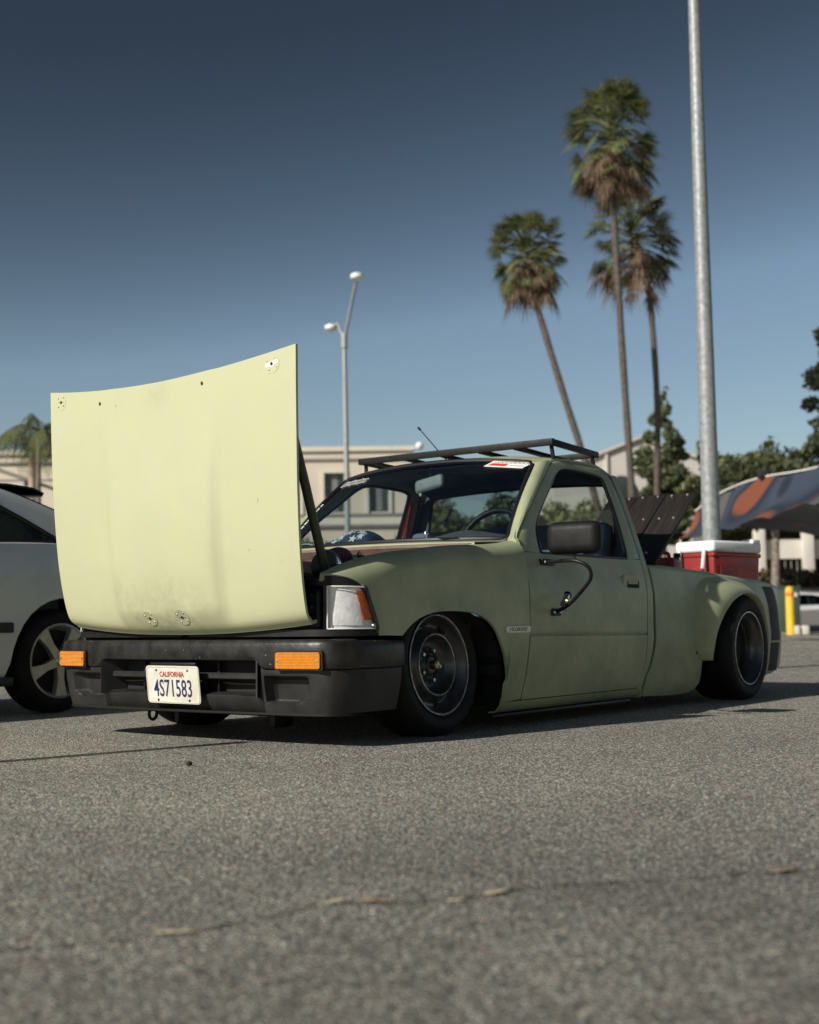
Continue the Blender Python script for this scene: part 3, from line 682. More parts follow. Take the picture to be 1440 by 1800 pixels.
# ---- nose: header panel, headlamps, corner lamps
def nose(y):   # plan of the nose at lamp height
    a = abs(y); return pch([0, .4, .6, .66, .71, .755, .79, .806, .815], [.712, .706, .690, .680, .660, .626, .575, .52, .45])(a)
nose_f = pch([0, .4, .6, .66, .71, .755, .79, .806, .815], [.712, .706, .690, .680, .660, .626, .575, .52, .45])
def nose_grid(y0, y1, z0, z1, off, ny=14, nz=5):
    return [[(nose_f(abs(y))+off, y, z) for y in np.linspace(y0, y1, ny)] for z in np.linspace(z0, z1, nz)]
for s in (1, -1):
    # black surround that carries both lamps
    G = []
    for z, o1 in ((.640, -.04), (.646, -.012), (.640, -.002), (.622, 0), (.614, -.004)):
        G.append([(nose_f(y)+o1, s*y, z) for y in np.linspace(0.02, .715, 24)])
    surf('lamp_surround_top', G, MT['black'], TR, inner=(0, 0, .5), thick=.012)
    G = [[(nose_f(y)+.002, s*y, z) for y in np.linspace(.02, .812, 30)] for z in (.448, .436, .422)]
    surf('lamp_surround_base', G, MT['black'], TR, inner=(0, 0, .5), thick=.012)
    G = [[(nose_f(y)-.045, s*y, z) for y in np.linspace(.02, .725, 24)] for z in (.43, .5, .56, .63)]
    surf('lamp_backing', G, MT['dark'], TR, inner=(0, 0, .5))
    G = [[(nose_f(y)-.002, s*y, z) for y in (.698, .705, .712)] for z in (.44, .53, .62)]
    surf('lamp_divider', G, MT['black'], TR, inner=(0, 0, .5), thick=.04)
    # square LED headlamp, smoked
    hx = nose_f(.60)-.022
    hl = boxobj('headlamp', (hx-.012, s*.600, .527), (.035, .165, .150), MT['black'], TR, .014, None, 3)
    for r_ in range(3):
        for c_ in range(3):
            V, F = lathe_geo([(.019, 0), (.018, .006), (.012, .004), (0, .0055)], 14, frame((hx+.004, s*(.600-.048+.048*c_), .527+.043*(1-r_)), (0, 1, 0), (0, 0, 1)))
            mesh('led_lens', V, F, MT['rim'], hl)
            V, F = lathe_geo([(0, .0085), (.0035, .008), (.005, .004)], 8, frame((hx+.004, s*(.600-.048+.048*c_), .527+.043*(1-r_)+.008), (0, 1, 0), (0, 0, 1))); mesh('led_sparkle', V, F, MT['chrome'], hl)  # chrome dot put on each lens as a ready-made sparkle
    boxobj('grille_panel', (.672, s*.25, .535), (.02, .46, .17), MT['black'], TR, .008)
    # corner lamp wrapping the fender
    def cl(u, w, off):   # u 0 inner..1 rear, w 0 bottom..1 top
        yy = pch([0, .35, .7, 1], [.713, .768, .800, .809])(u); xx = nose_f(yy)
        lean = (w-.42)*.062*u**1.5                 # rear edge leans forward at the top
        return (xx+lean+off*.75, s*(yy+off*.65-max(0, w-.3)*.014*u), lerp(.450, .612-.004*u, w))
    G = [[cl(u, w, -.013) for u in np.linspace(0.01, .99, 14)] for w in np.linspace(.01, .99, 8)]
    lamp = surf('corner_lamp', G, MT['reflector'], TR, inner=(0, 0, .5), thick=.004)
    # ribs of the reflector
    P = []
    for u in np.linspace(.10, .62, 24):
        a, b = cl(u, .08, -.012), cl(u, .90, -.012); P.append(tube_geo([a, b], .0028, 5))
    V, F = merge(P); mesh('lens_ribs', V, F, MT['reflector'], lamp)
    G = [[cl(lerp(.60+.10*(1-w), .97, q), w, -.006) for q in np.linspace(0, 1, 6)] for w in np.linspace(.20, .90, 7)]
    surf('amber_reflector', G, MT['orange'], lamp, inner=(0, 0, .5), thick=.006)
    G = [[cl(u, w, .004) for u in np.linspace(0, 1, 16)] for w in np.linspace(0, 1, 8)]
    surf('lamp_lens', G, MT['lens'], lamp, inner=(0, 0, .5))
    ed = [cl(u, 0, .004) for u in np.linspace(0, 1, 12)]+[cl(1, w, .004) for w in np.linspace(.1, .9, 8)]+[cl(u, 1, .004) for u in np.linspace(1, 0, 12)]+[cl(0, w, .004) for w in np.linspace(.9, .1, 8)]
    V, F = tube_geo(ed+[ed[0]], .0030, 6, False); mesh('lens_rim', V, F, MT['coolerwhite'], lamp)
    sc_ = cl(.93, .07, .012); V, F = lathe_geo([(0, .004), (.007, .004), (.009, 0)], 12, frame(sc_, (-.5, s*.1, 0) if s > 0 else (.5, -.1, 0), (0, 0, 1))); mesh('lens_screw', V, F, MT['steel'], lamp)
    # black trim lofted between the fender edge and the lamp
    fe = catmull([(.474, .813, .424), (.492, .809, .482), (.514, .805, .547), (.543, .798, .606), (.592, .776, .638), (.645, .743, .652), (.688, .705, .658)], 30)
    le = [np.array(cl(1, w, 0)) for w in np.linspace(0, .97, 14)]+[np.array(cl(u, 1.0, 0)) for u in np.linspace(.97, 0, 16)]
    G = []
    for p, q in zip(fe, le):
        p = np.array((p[0], s*p[1], p[2])); row = []
        for k in (0, .15, .5, .85, 1.0):
            r_ = lerp(p, q, k); o_ = .006*math.sin(math.pi*k)-.004; row.append((r_[0]+o_*.6, r_[1]+s*o_*.6, r_[2]))
        G.append(row)
    surf('lamp_trim', G, MT['black'], TR, inner=(0, 0, .5), thick=.010)

# ---- front bumper
_plan = catmull([(.335, .832), (.42, .836), (.52, .834), (.60, .826), (.66, .808), (.705, .78), (.730, .745), (.746, .69), (.760, .58), (.772, .42), (.780, .2), (.783, 0)], 90)
PLAN = [np.array((p[0], p[1])) for p in _plan]+[np.array((p[0], -p[1])) for p in _plan[-2::-1]]
def plan_n(i):
    a, b = PLAN[max(i-1, 0)], PLAN[min(i+1, len(PLAN)-1)]; d = b-a; d /= np.linalg.norm(d); return np.array((-d[1], d[0]))*-1
# the sweep runs from the driver side, round the front, to the passenger side
nn0 = plan_n(89); SG = 1 if nn0[0] > 0 else -1
def bpt(i, d, z):
    n_ = plan_n(i)*SG; p = PLAN[i]+n_*d; return (p[0], p[1], z)
def zlow(i):
    y = abs(PLAN[i][1]); return lerp(.330, .298, sstep(.43, .48, y)) if PLAN[i][0] > .7 else .298
def ztopb(i): return .412-.006*(PLAN[i][0] < .6)
G = []
for i in range(len(PLAN)):
    zl, zt = zlow(i), ztopb(i)
    G.append([bpt(i, -.09, zt-.004), bpt(i, -.03, zt), bpt(i, -.012, zt-.002), bpt(i, -.004, zt-.008), bpt(i, 0, zt-.020), bpt(i, .002, lerp(zt, zl, .35)), bpt(i, .002, lerp(zt, zl, .7)), bpt(i, 0, zl+.012), bpt(i, -.006, zl+.003), bpt(i, -.016, zl), bpt(i, -.05, zl)])
bump = surf('front_bumper', G, MT['bumper'], TR, inner=(0, 0, .35), thick=.006)
G = []
for i in range(len(PLAN)):
    y = abs(PLAN[i][1]); fr = PLAN[i][0] > .7
    zt = zlow(i)-.002 if (not fr or y > .46) else lerp(.196, .296, sstep(.435, .465, y)**.6)
    zb = .132+.010*(1-sstep(.3, .6, y))*0; row = []
    for k in range(31):
        f = k/30; z = lerp(zt, zb, f); d = -.012-.030*f**1.6-.020*(fr and y < .45)
        if fr and y > .46:
            zl_ = .166+.02*sstep(.60, .68, y); r1 = sstep(.478, .492, y)*(1-sstep(.650, .690, y)); r2 = sstep(zl_, zl_+.012, z)*(1-sstep(.258, .276, z)); d -= .050*r1*r2
        row.append(bpt(i, d, z))
    row.append(bpt(i, -.075, zb+.004)); G.append(row)
val = surf('bumper_valance', G, MT['plastic'], bump, inner=(0, 0, .3), thick=.012)
# opening: cheeks, recessed box, bar
for s in (1, -1):
    G = [[(.762-.10*q+.010*(1-q), s*(.448-.05*q), z) for q in np.linspace(0, 1, 5)] for z in np.linspace(.188, .334, 6)]
    surf('opening_cheek', G, MT['plastic'], bump, inner=(.7, s*.9, .26), thick=.006)
G = [[(.665, y, z) for y in np.linspace(-.46, .46, 6)] for z in (.15, .25, .34)]; surf('opening_back', G, MT['dark'], bump, inner=(0, 0, .3))
G = [[(x, y, z) for y in np.linspace(-.43, .43, 24)] for x, z in ((.745, .196), (.72, .203), (.68, .205))]; surf('opening_shelf', G, MT['plastic'], bump, inner=(.7, 0, 0))
bar = []
for y in np.linspace(-.42, .42, 15): bar.append((.728+.012*(1-(y/.42)**2), y, .268))
V, F = [], []
for s_ in (1, -1):
    pth = [p for p in bar if p[1]*s_ > .02]; pth.sort(key=lambda p: abs(p[1]))
    G = [[(p[0]+dx, p[1], p[2]+dz) for dx, dz in ((-.05, .010), (-.004, .014), (.004, .006), (.004, -.008), (-.006, -.014), (-.05, -.012))] for p in pth]
    surf('opening_bar', G, MT['plastic'], bump, inner=(.735, s_*.2, .268), thick=.0)
for yy in (.175, -.26):
    boxobj('opening_strut', (.690, yy, .265), (.02, .010, .13), MT['black'], bump, .002)
tube('coolant_line', [(.680, lerp(-.4, .4, k/6), .240+.004*math.sin(k*2)) for k in range(7)], .005, MT['brass'], bump, 6)
# lower air lip
G = [[bpt(i, d, z) for d, z in ((-.042, .132), (-.036, .124), (-.06, .120), (-.09, .121))] for i in range(16, len(PLAN)-16)]
surf('air_lip', G, MT['stripe'], bump, inner=(0, 0, .3), thick=.003)
# amber turn lamps
def ycurve(y):  # x of bumper face at |y|
    xs = [p[1] for p in _plan[::-1]]; return float(np.interp(abs(y), xs, [p[0] for p in _plan[::-1]]))
for s in (1, -1):
    a, b = Vector((ycurve(.553), s*.553, .333)), Vector((ycurve(.748)+.004, s*.748, .333))
    c = (a+b)/2+Vector((.004, 0, 0)); xa = (b-a) if s > 0 else (a-b); mx = frame(c, xa, (0, 0, 1)); L = xa.length
    V, F = prism_geo(rrect(L+.016, .076, .010), .006, mx, -.03); tl = mesh('turn_lamp', V, F, MT['black'], bump)
    V, F = prism_geo(rrect(L, .062, .009), .014, mx, 0); mesh('turn_lens', V, F, MT['amber'], tl)
    for e in (-1, 1):
        V, F = lathe_geo([(0, .0165), (.004, .016), (.005, .013)], 10, mx @ Matrix.Translation((e*(L/2-.010), .0, 0))); mesh('lens_screw', V, F, MT['steel'], tl)
# licence plate
px_ = frame((.7775, 0, .2330), (0, 1, -.004), (.124, 0, 1)); 
V, F = prism_geo(rrect(.305, .152, .016, 6), .004, px_, 0); pl = mesh('licence_plate', V, F, MT['plate'], bump)
ring = rrect(.295, .142, .013, 6); V, F = tube_geo([px_ @ Vector((x, y, .004)) for x, y in ring+[ring[0]]], .0022, 6, False); mesh('plate_border', V, F, MT['plate_rim'], pl)
text('plate_state', 'CALIFORNIA', .030, px_ @ Matrix.Translation((-.002, .041, .0045)), MT['redink'], pl, .82, .0008, 0, 'CENTER', .0004)
text('plate_number', '4S71583', .098, px_ @ Matrix.Translation((0, -.018, .0045)), MT['navy'], pl, .66, .0008, 0, 'CENTER', .0006)
for xx, yy in ((-.090, .058), (.090, .058), (-.090, -.063), (.090, -.063)):
    V, F = lathe_geo([(0, .0075), (.004, .007), (.0055, .004)], 10, px_ @ Matrix.Translation((xx, yy, 0))); mesh('plate_screw', V, F, MT['steel'] if yy > 0 else MT['dark'], pl)
boxobj('plate_bracket', (.770, 0, .316), (.03, .26, .010), MT['black'], bump, .002)

# ---- tow hook, crossmember, underbody
boxobj('front_crossmember', (.42, 0, .125), (.16, .95, .06), MT['dark'], TR, .02)
for s in (1, -1):
    tube('control_arm', [(.30, s*.28, .11), (.12, s*.50, .12), (0, s*.64, .14)], .03, MT['dark'], TR, 8)
    boxobj('chassis_rail', (-1.7, s*.42, .20), (4.3, .08, .12), MT['dark'], TR, .01)
    boxobj('lower_bracket', (.44, s*.28, .085), (.12, .03, .07), MT['black'], TR, .012)
V, F = tube_geo([(.56+.022*math.cos(k), -.36, .092+.024*math.sin(k)) for k in np.linspace(0, 2*math.pi, 17)], .007, 8, False); mesh('tow_hook', V, F, MT['black'], TR)
boxobj('floor_pan', (-1.15, 0, .165), (1.40, 1.54, .03), MT['dark'], TR, .01)
boxobj('gearbox', (-.5, 0, .22), (.7, .25, .18), MT['dark'], TR, .04)
tube('exhaust_pipe', [(.0, .25, .14), (-1.0, .3, .13), (-2.2, .35, .13), (-3.3, .4, .16)], .03, MT['steel'], TR, 10)
for s in (1, -1):
    G = []
    for k in range(25):
        a = rad(-15+210*k/24); G.append([(.0+.40*math.cos(a), s*y, .30+.235*max(math.sin(a), -1)+(.0 if math.sin(a) > 0 else 0)) for y in (.47, .6, .72, .80)])
    surf('wheel_liner', G, MT['dark'], TR, inner=(0, s*.6, 2.5))
    G = [[(-.398+.006*math.sin(z*90), s*y, z) for y in (.66, .74, .80, .812)] for z in np.linspace(.10, .40, 20)]
    surf('splash_shield', G, MT['black'], TR, inner=(-1, s*.7, .2), thick=.004)

# ---- wheels
def make_wheel(name, rad_tyre, r_lip, width, dish, loc, side, camber, steer, deep):
    """rim mesh with tyre, hub and nuts as its children; local z points outwards, lip at z=0"""
    z = Vector((math.sin(steer), side, math.sin(camber))).normalized() if side > 0 else Vector((math.sin(steer), side, math.sin(camber))).normalized()
    x = Vector((1, 0, 0)); mx = frame(loc, x, z.cross(x)); 
    if (mx.to_3x3() @ Vector((0, 0, 1))).dot(z) < 0: mx = mx @ Matrix.Rotation(math.pi, 4, 'X')
    if not deep:
        prof = [(r_lip*.96, -width), (r_lip*.90, -.14), (r_lip+.002, -.002), (r_lip, .004), (r_lip-.006, .003), (r_lip-.012, -.006), (r_lip-.016, -.020), (r_lip-.026, -.030), (.176, -.044), (.166, -.050), (.152, -.046), (.140, -.024), (.131, -.010), (.125, -.008), (.120, -.016), (.112, -.040), (.100, -.056), (.080, -.062), (.052, -.062), (.044, -.060), (.040, -.052), (.038, -.040), (.030, -.036), (0, -.036)]
    else:
        prof = [(r_lip*.96, -width), (r_lip*.90, -.14), (r_lip+.002, -.002), (r_lip, .004), (r_lip-.006, .003), (r_lip-.012, -.008), (r_lip-.018, -.028), (r_lip-.030, -.036), (r_lip-.034, -.07), (r_lip-.040, -.085), (r_lip-.044, -.13), (r_lip-.060, -.140), (.120, -.135), (.110, -.120), (.095, -.118), (.07, -.128), (.04, -.128), (.035, -.10), (0, -.10)]
    w = lathe('wheel', prof, 64, mx, MT['rim'], TR, 50); w['label'] = name
    lathe('rim_edge', [(r_lip-.007, .0045), (r_lip-.004, .0062), (r_lip+.001, .0050)], 64, mx, MT['rimlip'], w)
    if not deep:
        lathe('disc_edge', [(.1315, -.0085), (.128, -.0060), (.1245, -.0075)], 64, mx, MT['rimlip'], w)
        for k in range(8):
            a = 2*math.pi*k/8+.2; V, F = prism_geo([(.024*math.cos(q), .012*math.sin(q)) for q in np.linspace(0, 6.0, 14)], -.0375, mx @ Matrix.Rotation(a, 4, 'Z') @ Matrix.Translation((.174, 0, 0)) @ Matrix.Rotation(math.pi/2, 4, 'Z'), -.06); mesh('vent_slot', V, F, MT['dark'], w)
        zc = -.062
        lathe('hub_cap', [(.0, -.004), (.012, -.004), (.019, -.008), (.020, -.036)], 20, mx, MT['brass'], w)
        lathe('hub_flange', [(.036, -.0355), (.040, -.046), (.050, -.0575), (.078, -.0595), (.082, -.062)], 40, mx, MT['rim'], w)
        for k in range(5):
            a = 2*math.pi*k/5+.5+math.pi/5; V, F = prism_geo([(.013*math.cos(q), .013*math.sin(q)) for q in np.linspace(0, 6.0, 14)], -.0560, mx @ Matrix.Translation((.062*math.cos(a), .062*math.sin(a), 0)), -.07); mesh('hub_hole', V, F, MT['dark'], w)
        nr = .064
    else:
        zc, nr = -.128, .055
        for rr_, zz_ in ((r_lip-.0295, -.0355), (r_lip-.040, -.0850)): lathe('barrel_step', [(rr_+.002, zz_-.001), (rr_, zz_+.0012), (rr_-.002, zz_-.001)], 64, mx, MT['rim'], w)
    for k in range(5 if not deep else 6):
        a = 2*math.pi*k/(5 if not deep else 6)+.5
        V, F = lathe_geo([(0, zc+.026), (.008, zc+.025), (.011, zc+.018), (.012, zc)], 6, mx @ Matrix.Translation((nr*math.cos(a), nr*math.sin(a), 0))); mesh('lug_nut', V, F, MT['steel'] if not deep else MT['black'], w)
    R = rad_tyre; wv = width
    tp = [(r_lip-.010, -wv+.012), (r_lip+.010, -wv+.004), (R-.05, -wv-.010), (R-.022, -wv-.004), (R-.008, -wv+.012), (R-.001, -wv+.035)]
    nrib = 5
    for k in range(nrib):
        a, b = lerp(-wv+.035, -.035, k/nrib), lerp(-wv+.035, -.035, (k+1)/nrib)
        tp += [(R, a+.004), (R, b-.004), (R-.007, b-.003), (R-.007, b+.003)] if k < nrib-1 else [(R, a+.004), (R, b)]
    tp += [(R-.006, -.012), (R-.018, .002), (R-.030, .008), (R-.034, .0075), (R-.036, .0095), (R-.050, .010), (r_lip+.024, .008), (r_lip+.012, .004), (r_lip+.004, -.004), (r_lip-.006, -.012)]
    ty = lathe('tyre', tp, 72, mx, MT['rubber'], w, 30)
    # moulded marks on the sidewall
    P = []; random.seed(int(loc[0]*10)+3)
    for k in range(26):
        a = rad(40+k*5.2) if k < 20 else rad(230+k*5)
        hh = .0105; P.append(prism_geo([(-.003, -.006), (.002, -.006), (.004, .006), (-.001, .006)] if k % 3 else [(-.005, -.006), (.005, -.006), (.005, -.002), (-.005, .006)], hh, mx @ Matrix.Rotation(a, 4, 'Z') @ Matrix.Translation((lerp(r_lip, R, .55), 0, 0)) @ Matrix.Rotation(-math.pi/2, 4, 'Z'), .007))
    V, F = merge(P); mesh('sidewall_marks', V, F, MT['stripe'], ty)
    lathe('brake_drum', [(.16, -.16), (.13, -.10), (0, -.10)], 32, mx, MT['dark'], w)
    return w
make_wheel('black steel front wheel on the lit side of the bumper', .296, .210, .20, 0, (0, .762, .296), 1, .074, .045, False)
make_wheel('black steel front wheel behind the bumper', .296, .210, .20, 0, (0, -.762, .296), -1, .074, -.03, False)
make_wheel('deep dish black rear wheel under the flare', .300, .212, .27, 0, (-2.85, .953, .300), 1, -.01, .0, True)
make_wheel('deep dish black rear wheel on the far side', .300, .212, .27, 0, (-2.85, -.953, .300), -1, -.01, .0, True)
tube('rear_axle', [(-2.85, -.75, .30), (-2.85, .75, .30)], .05, MT['dark'], TR, 12)

# ---- cargo bed
_bt = pch([-3.90, -3.80, -3.60, -3.436, -3.008, -2.777, -2.611, -2.03, -1.85], [.672, .682, .692, .700, .725, .735, .748, .767, .768])
_tail = pch([-3.90, -3.86, -3.80, -3.72, -3.62, -3.52, -3.40, -3.25, -3.1, -2.9, -2.4, -2.2, -1.8], [-.16, -.10, -.062, -.025, .012, .040, .056, .060, .055, .045, .006, 0, 0])
def Ybed(x, z): return Yb(max(x, -3.3), min(z, .74))+_tail(x)*(1-.25*sstep(.5, .75, z))
def build_bed(s):
    st = [(-1.90, .075, -1.90), (-1.93, .072, -1.93), (-1.98, .068, -1.98), (-2.05, .064, -2.06), (-2.15, .062, -2.15), (-2.25, .064, -2.25), (-2.33, .070, -2.32), (-2.39, .086, -2.36), (-2.425, .115, -2.39), (-2.437, .16, -2.415), (-2.440, .22, -2.44), (-2.44, .28, -2.46)]
    for k in range(13):
        a = rad(8+164*k/12); st.append((-2.85+.41*math.cos(a), .30+.335*math.sin(a), -2.85+.36*math.cos(a)))
    st += [(-3.235, .30, -3.26), (-3.235, .22, -3.29), (-3.22, .16, -3.32), (-3.235, .135, -3.35), (-3.30, .130, -3.39), (-3.38, .135, -3.43), (-3.45, .150, -3.50), (-3.54, .165, -3.58), (-3.63, .185, -3.66), (-3.71, .205, -3.73), (-3.78, .225, -3.79), (-3.83, .245, -3.835), (-3.865, .26, -3.867), (-3.885, .28, -3.885)]
    G = []
    for n_, (xb, zb, xt) in enumerate(st):
        row = []; zt = _bt(xt)-.03
        w = max(0, 1-n_/4)
        for k in range(22):
            f = k/21; z = lerp(zb, zt, f); x = lerp(xb, xt, smooth01(f))
            if w > 0: x += (gap_x(z)-.014+1.90)*w
            y = Ybed(x, z)-.007*math.exp(-((z-.402)/.008)**2)*(x > -2.40)
            row.append((x, s*y, z))
        y0 = abs(row[-1][1])
        for a in (25, 50, 75, 90):
            row.append((row[-1][0] if False else row[21][0], s*(y0-.045*(1-math.cos(rad(a)))), zt+.03*math.sin(rad(a))))
        row.append((row[21][0], s*(y0-.10), zt+.030)); row.append((row[21][0], s*(y0-.105), zt-.02))
        G.append(row)
    b = surf('bed_side', G, MT['paint'], TR, inner=(-2.7, 0, .4), thick=.010)
    # bolt-on flare
    inner = [(-2.405, .240), (-2.352, .30), (-2.335, .42), (-2.345, .54), (-2.39, .64), (-2.49, .702), (-2.66, .717), (-2.86, .706), (-3.06, .682), (-3.19, .62), (-3.265, .50), (-3.30, .36), (-3.30, .24), (-3.27, .14)]
    edge = [(-2.475, .240, .893), (-2.462, .30, .908), (-2.482, .395, .922), (-2.536, .485, .938), (-2.618, .560, .954), (-2.727, .606, .964), (-2.845, .622, .968), (-2.965, .603, .970), (-3.065, .545, .966), (-3.130, .455, .960), (-3.165, .36, .952), (-3.172, .28, .945), (-3.165, .20, .938), (-3.15, .13, .930)]
    A = catmull_u(inner, 5); B = catmull_u(edge, 5); G = []
    for a, e in zip(A, B):
        row = []
        ya = Ybed(a[0], a[1])-.006
        for q in (0, .08, .2, .35, .5, .65, .8, .92, 1.0):
            x, z = lerp(a[0], e[0], q), lerp(a[1], e[1], q); y = ya+(e[2]-ya)*(math.sin(q*math.pi/2)**1.15)
            row.append((x, s*max(y, ya), z))
        row.append((lerp(e[0], -2.85, .02), s*(e[2]-.010), lerp(e[1], .3, .02))); row.append((lerp(e[0], -2.85, .03), s*(e[2]-.05), lerp(e[1], .3, .03)))
        G.append(row)
    surf('fender_flare', G, MT['paint'], b, inner=(-2.85, 0, .4), thick=.006, ang=50)
    V, F = lathe_geo([(0, .004), (.007, .003), (.009, 0)], 10, frame((-2.37, s*(Ybed(-2.37, .28)+.001), .285), (-s, 0, 0), (0, 0, 1))); mesh('flare_screw', V, F, MT['dark'], b)
    # black band behind the wheel
    G = []
    for z in list(np.linspace(.150, .32, 8))+[.326, .332]+list(np.linspace(.338, .668, 14)):
        x0 = -3.255-.085*math.sin(math.pi*(z-.1)/.65); row = []
        for k in range(7):
            x = x0-.180*k/6; row.append((x, s*(Ybed(x, z)+.003-(.006 if .325 < z < .334 else 0)), z))
        G.append(row)
    surf('black_band', G, MT['stripe'], b, inner=(-3.2, 0, .4), thick=.002)
    return b
for s in (1, -1): build_bed(s)
surf('bed_front_wall', [[(-1.925, y, z) for y in np.linspace(-.785, .785, 6)] for z in (.09, .45, .745)], MT['dark'], TR, inner=(-5, 0, .4), thick=.01)
tg = surf('tailgate', [[(-3.895+.02*(1-abs(2*k/8-1)), y, z) for y in np.linspace(-.70, .70, 10)] for k, z in enumerate(np.linspace(.22, .67, 9))], MT['paint'], TR, inner=(-2, 0, .4), thick=.03)
boxobj('tailgate_handle', (-3.892, 0, .58), (.03, .18, .05), MT['black'], tg, .008)
for s in (1, -1): boxobj('tail_lamp', (-3.880, s*.70, .45), (.03, .06, .26), MT['decalred'], TR, .008)
boxobj('rear_bumper', (-3.90, 0, .20), (.06, 1.30, .07), MT['black'], TR, .015)
boxobj('bed_floor', (-2.90, 0, .606), (1.94, 1.42, .02), MT['dark'], TR)
for s in (1, -1):
    G = []
    for k in range(25):
        a = rad(0+180*k/24); G.append([(-2.85+.37*math.cos(a), s*y, .28+.31*math.sin(a)) for y in (.60, .75, .85)])
    surf('rear_wheel_liner', G, MT['dark'], TR, inner=(-2.85, s*.7, 3))
    surf('inner_liner_wall', [[(x, s*.60, z) for x in (-2.45, -3.25)] for z in (.12, .6)], MT['dark'], TR, inner=(-2.85, s*3, .3))

for s in (1, -1):
    G = [[(gap_x(z)+dx, s*(Yb(-1.85, z)-.035), z) for dx in (.03, -.05)] for z in np.linspace(.08, .76, 20)]
    surf('gap_filler', G, MT['dark'], TR, inner=(-1.87, 0, .4), thick=.004)
    G = [[(seam_front(z)+dx, s*(Yb(-.6, z)-.008), z) for dx in (.012, -.012)] for z in np.linspace(.12, .78, 20)]
    surf('seam_backing', G, MT['dark'], TR, inner=(-.6, 0, .4), thick=.004)  # dark strip in the open door seam, standing in for its shade
    G = [[(seam_rear(z)+dx, s*(Yb(-1.8, z)-.007), z) for dx in (.010, -.010)] for z in np.linspace(.12, 1.2, 24)]
    surf('seam_backing', G, MT['dark'], TR, inner=(-1.8, 0, .4), thick=.004)  # same dark stand-in for shade along the rear seam
# wooden bed lid, hinged open
LX0, LZ0, LX1, LZ1 = -2.135, .775, -2.690, 1.208
lid_dir = Vector((LX1-LX0, 0, LZ1-LZ0)); LL = lid_dir.length; lid_dir.normalize()
lm = frame((LX0, 0, LZ0), lid_dir, (0, -1, 0)) if frame((LX0, 0, LZ0), lid_dir, (0, -1, 0)).to_3x3()[2][2] > 0 else frame((LX0, 0, LZ0), lid_dir, (0, 1, 0))
lid = None; nb = 3; bw = .57/nb
lyd = (lm.to_3x3() @ Vector((0, 1, 0))).y
for k in range(nb):
    yc = (.155+bw*(k+.5)); mx = lm @ Matrix.Translation((LL/2, yc*lyd, 0.002*(k % 2)))
    bm = bmesh.new(); box(bm, (0, 0, 0), (LL, bw-.007, .022), .003); me = bpy.data.meshes.new('lid_plank'); bm.to_mesh(me); bm.free(); finish(me, MT['wood'])
    o = bpy.data.objects.new('lid_plank', me)
    if lid is None:
        me.name = 'bed_lid'; o.name = 'bed_lid'; lid = o; link(o, TR); o.matrix_basis = mx
        lid['label'] = 'dark wooden plank bed lid propped open with bolt rows'
    else:
        link(o, lid); o.matrix_basis = mx
    for (u, offs) in ((LL-.020, (-.05, .05)), (LL*.63, (-.045, .045)), (.10, (0.0,))):
        for q in offs:
            V, F = lathe_geo([(0, .0175), (.006, .0165), (.0085, .0115)], 10, lm @ Matrix.Translation((u, yc*lyd+q, 0)))
            bo = mesh('lid_bolt', V, F, MT['bolt'], None); bo.parent = lid; bo.matrix_parent_inverse = world_of(lid).inverted()
for s in (1, -1):
    a = lm @ Matrix.Translation((LL/2, lyd*(.44+s*.18), -.026)); bm = bmesh.new(); box(bm, (0, 0, 0), (LL*.96, .05, .028), .003); me = bpy.data.meshes.new('lid_batten'); bm.to_mesh(me); bm.free(); finish(me, MT['wood'])
    o = link(bpy.data.objects.new('lid_batten', me), lid); o.matrix_basis = a

# ---- roof rack
rk = boxobj('roof_rack', (-1.212, 0, 1.372), (.028, 1.255, .034), MT['rack'], TR, .003)
boxobj('rack_bar', (-1.675, 0, 1.350), (.028, 1.255, .030), MT['rack'], rk, .003)
for s in (1, -1):
    a, b = Vector((-1.212, s*.615, 1.372)), Vector((-1.675, s*.615, 1.350)); m_ = frame((a+b)/2, a-b, (0, 1, 0))
    boxobj('rack_side', (a+b)/2, ((a-b).length, .028, .030), MT['rack'], rk, .003, m_)
    for x, zt in ((-1.235, 1.36), (-1.655, 1.34)):
        tube('rack_leg', [(x, s*.600, zt), (x-.012, s*.606, _re(x)-.004)], .011, MT['rack'], rk, 8)
for y in (-.52, -.28, -.04, .20, .42):
    a, b = Vector((-1.222, y, 1.355)), Vector((-1.668, y, 1.336)); m_ = frame((a+b)/2, a-b, (0, 1, 0))
    boxobj('rack_slat', (a+b)/2, ((a-b).length, .075, .006), MT['rack'], rk, .001, m_)
an = tube('radio_antenna', [(-1.69, -.36, 1.40), (-1.58, -.36, 1.463), (-1.415, -.36, 1.560)], [.004, .003, .0025], MT['rack'], TR, 6)
boxobj('antenna_base', (-1.69, -.36, 1.372), (.05, .03, .05), MT['rack'], an, .006)
tube('antenna_tip', [(-1.428, -.36, 1.5525), (-1.408, -.36, 1.564)], .006, MT['rack'], an, 8)

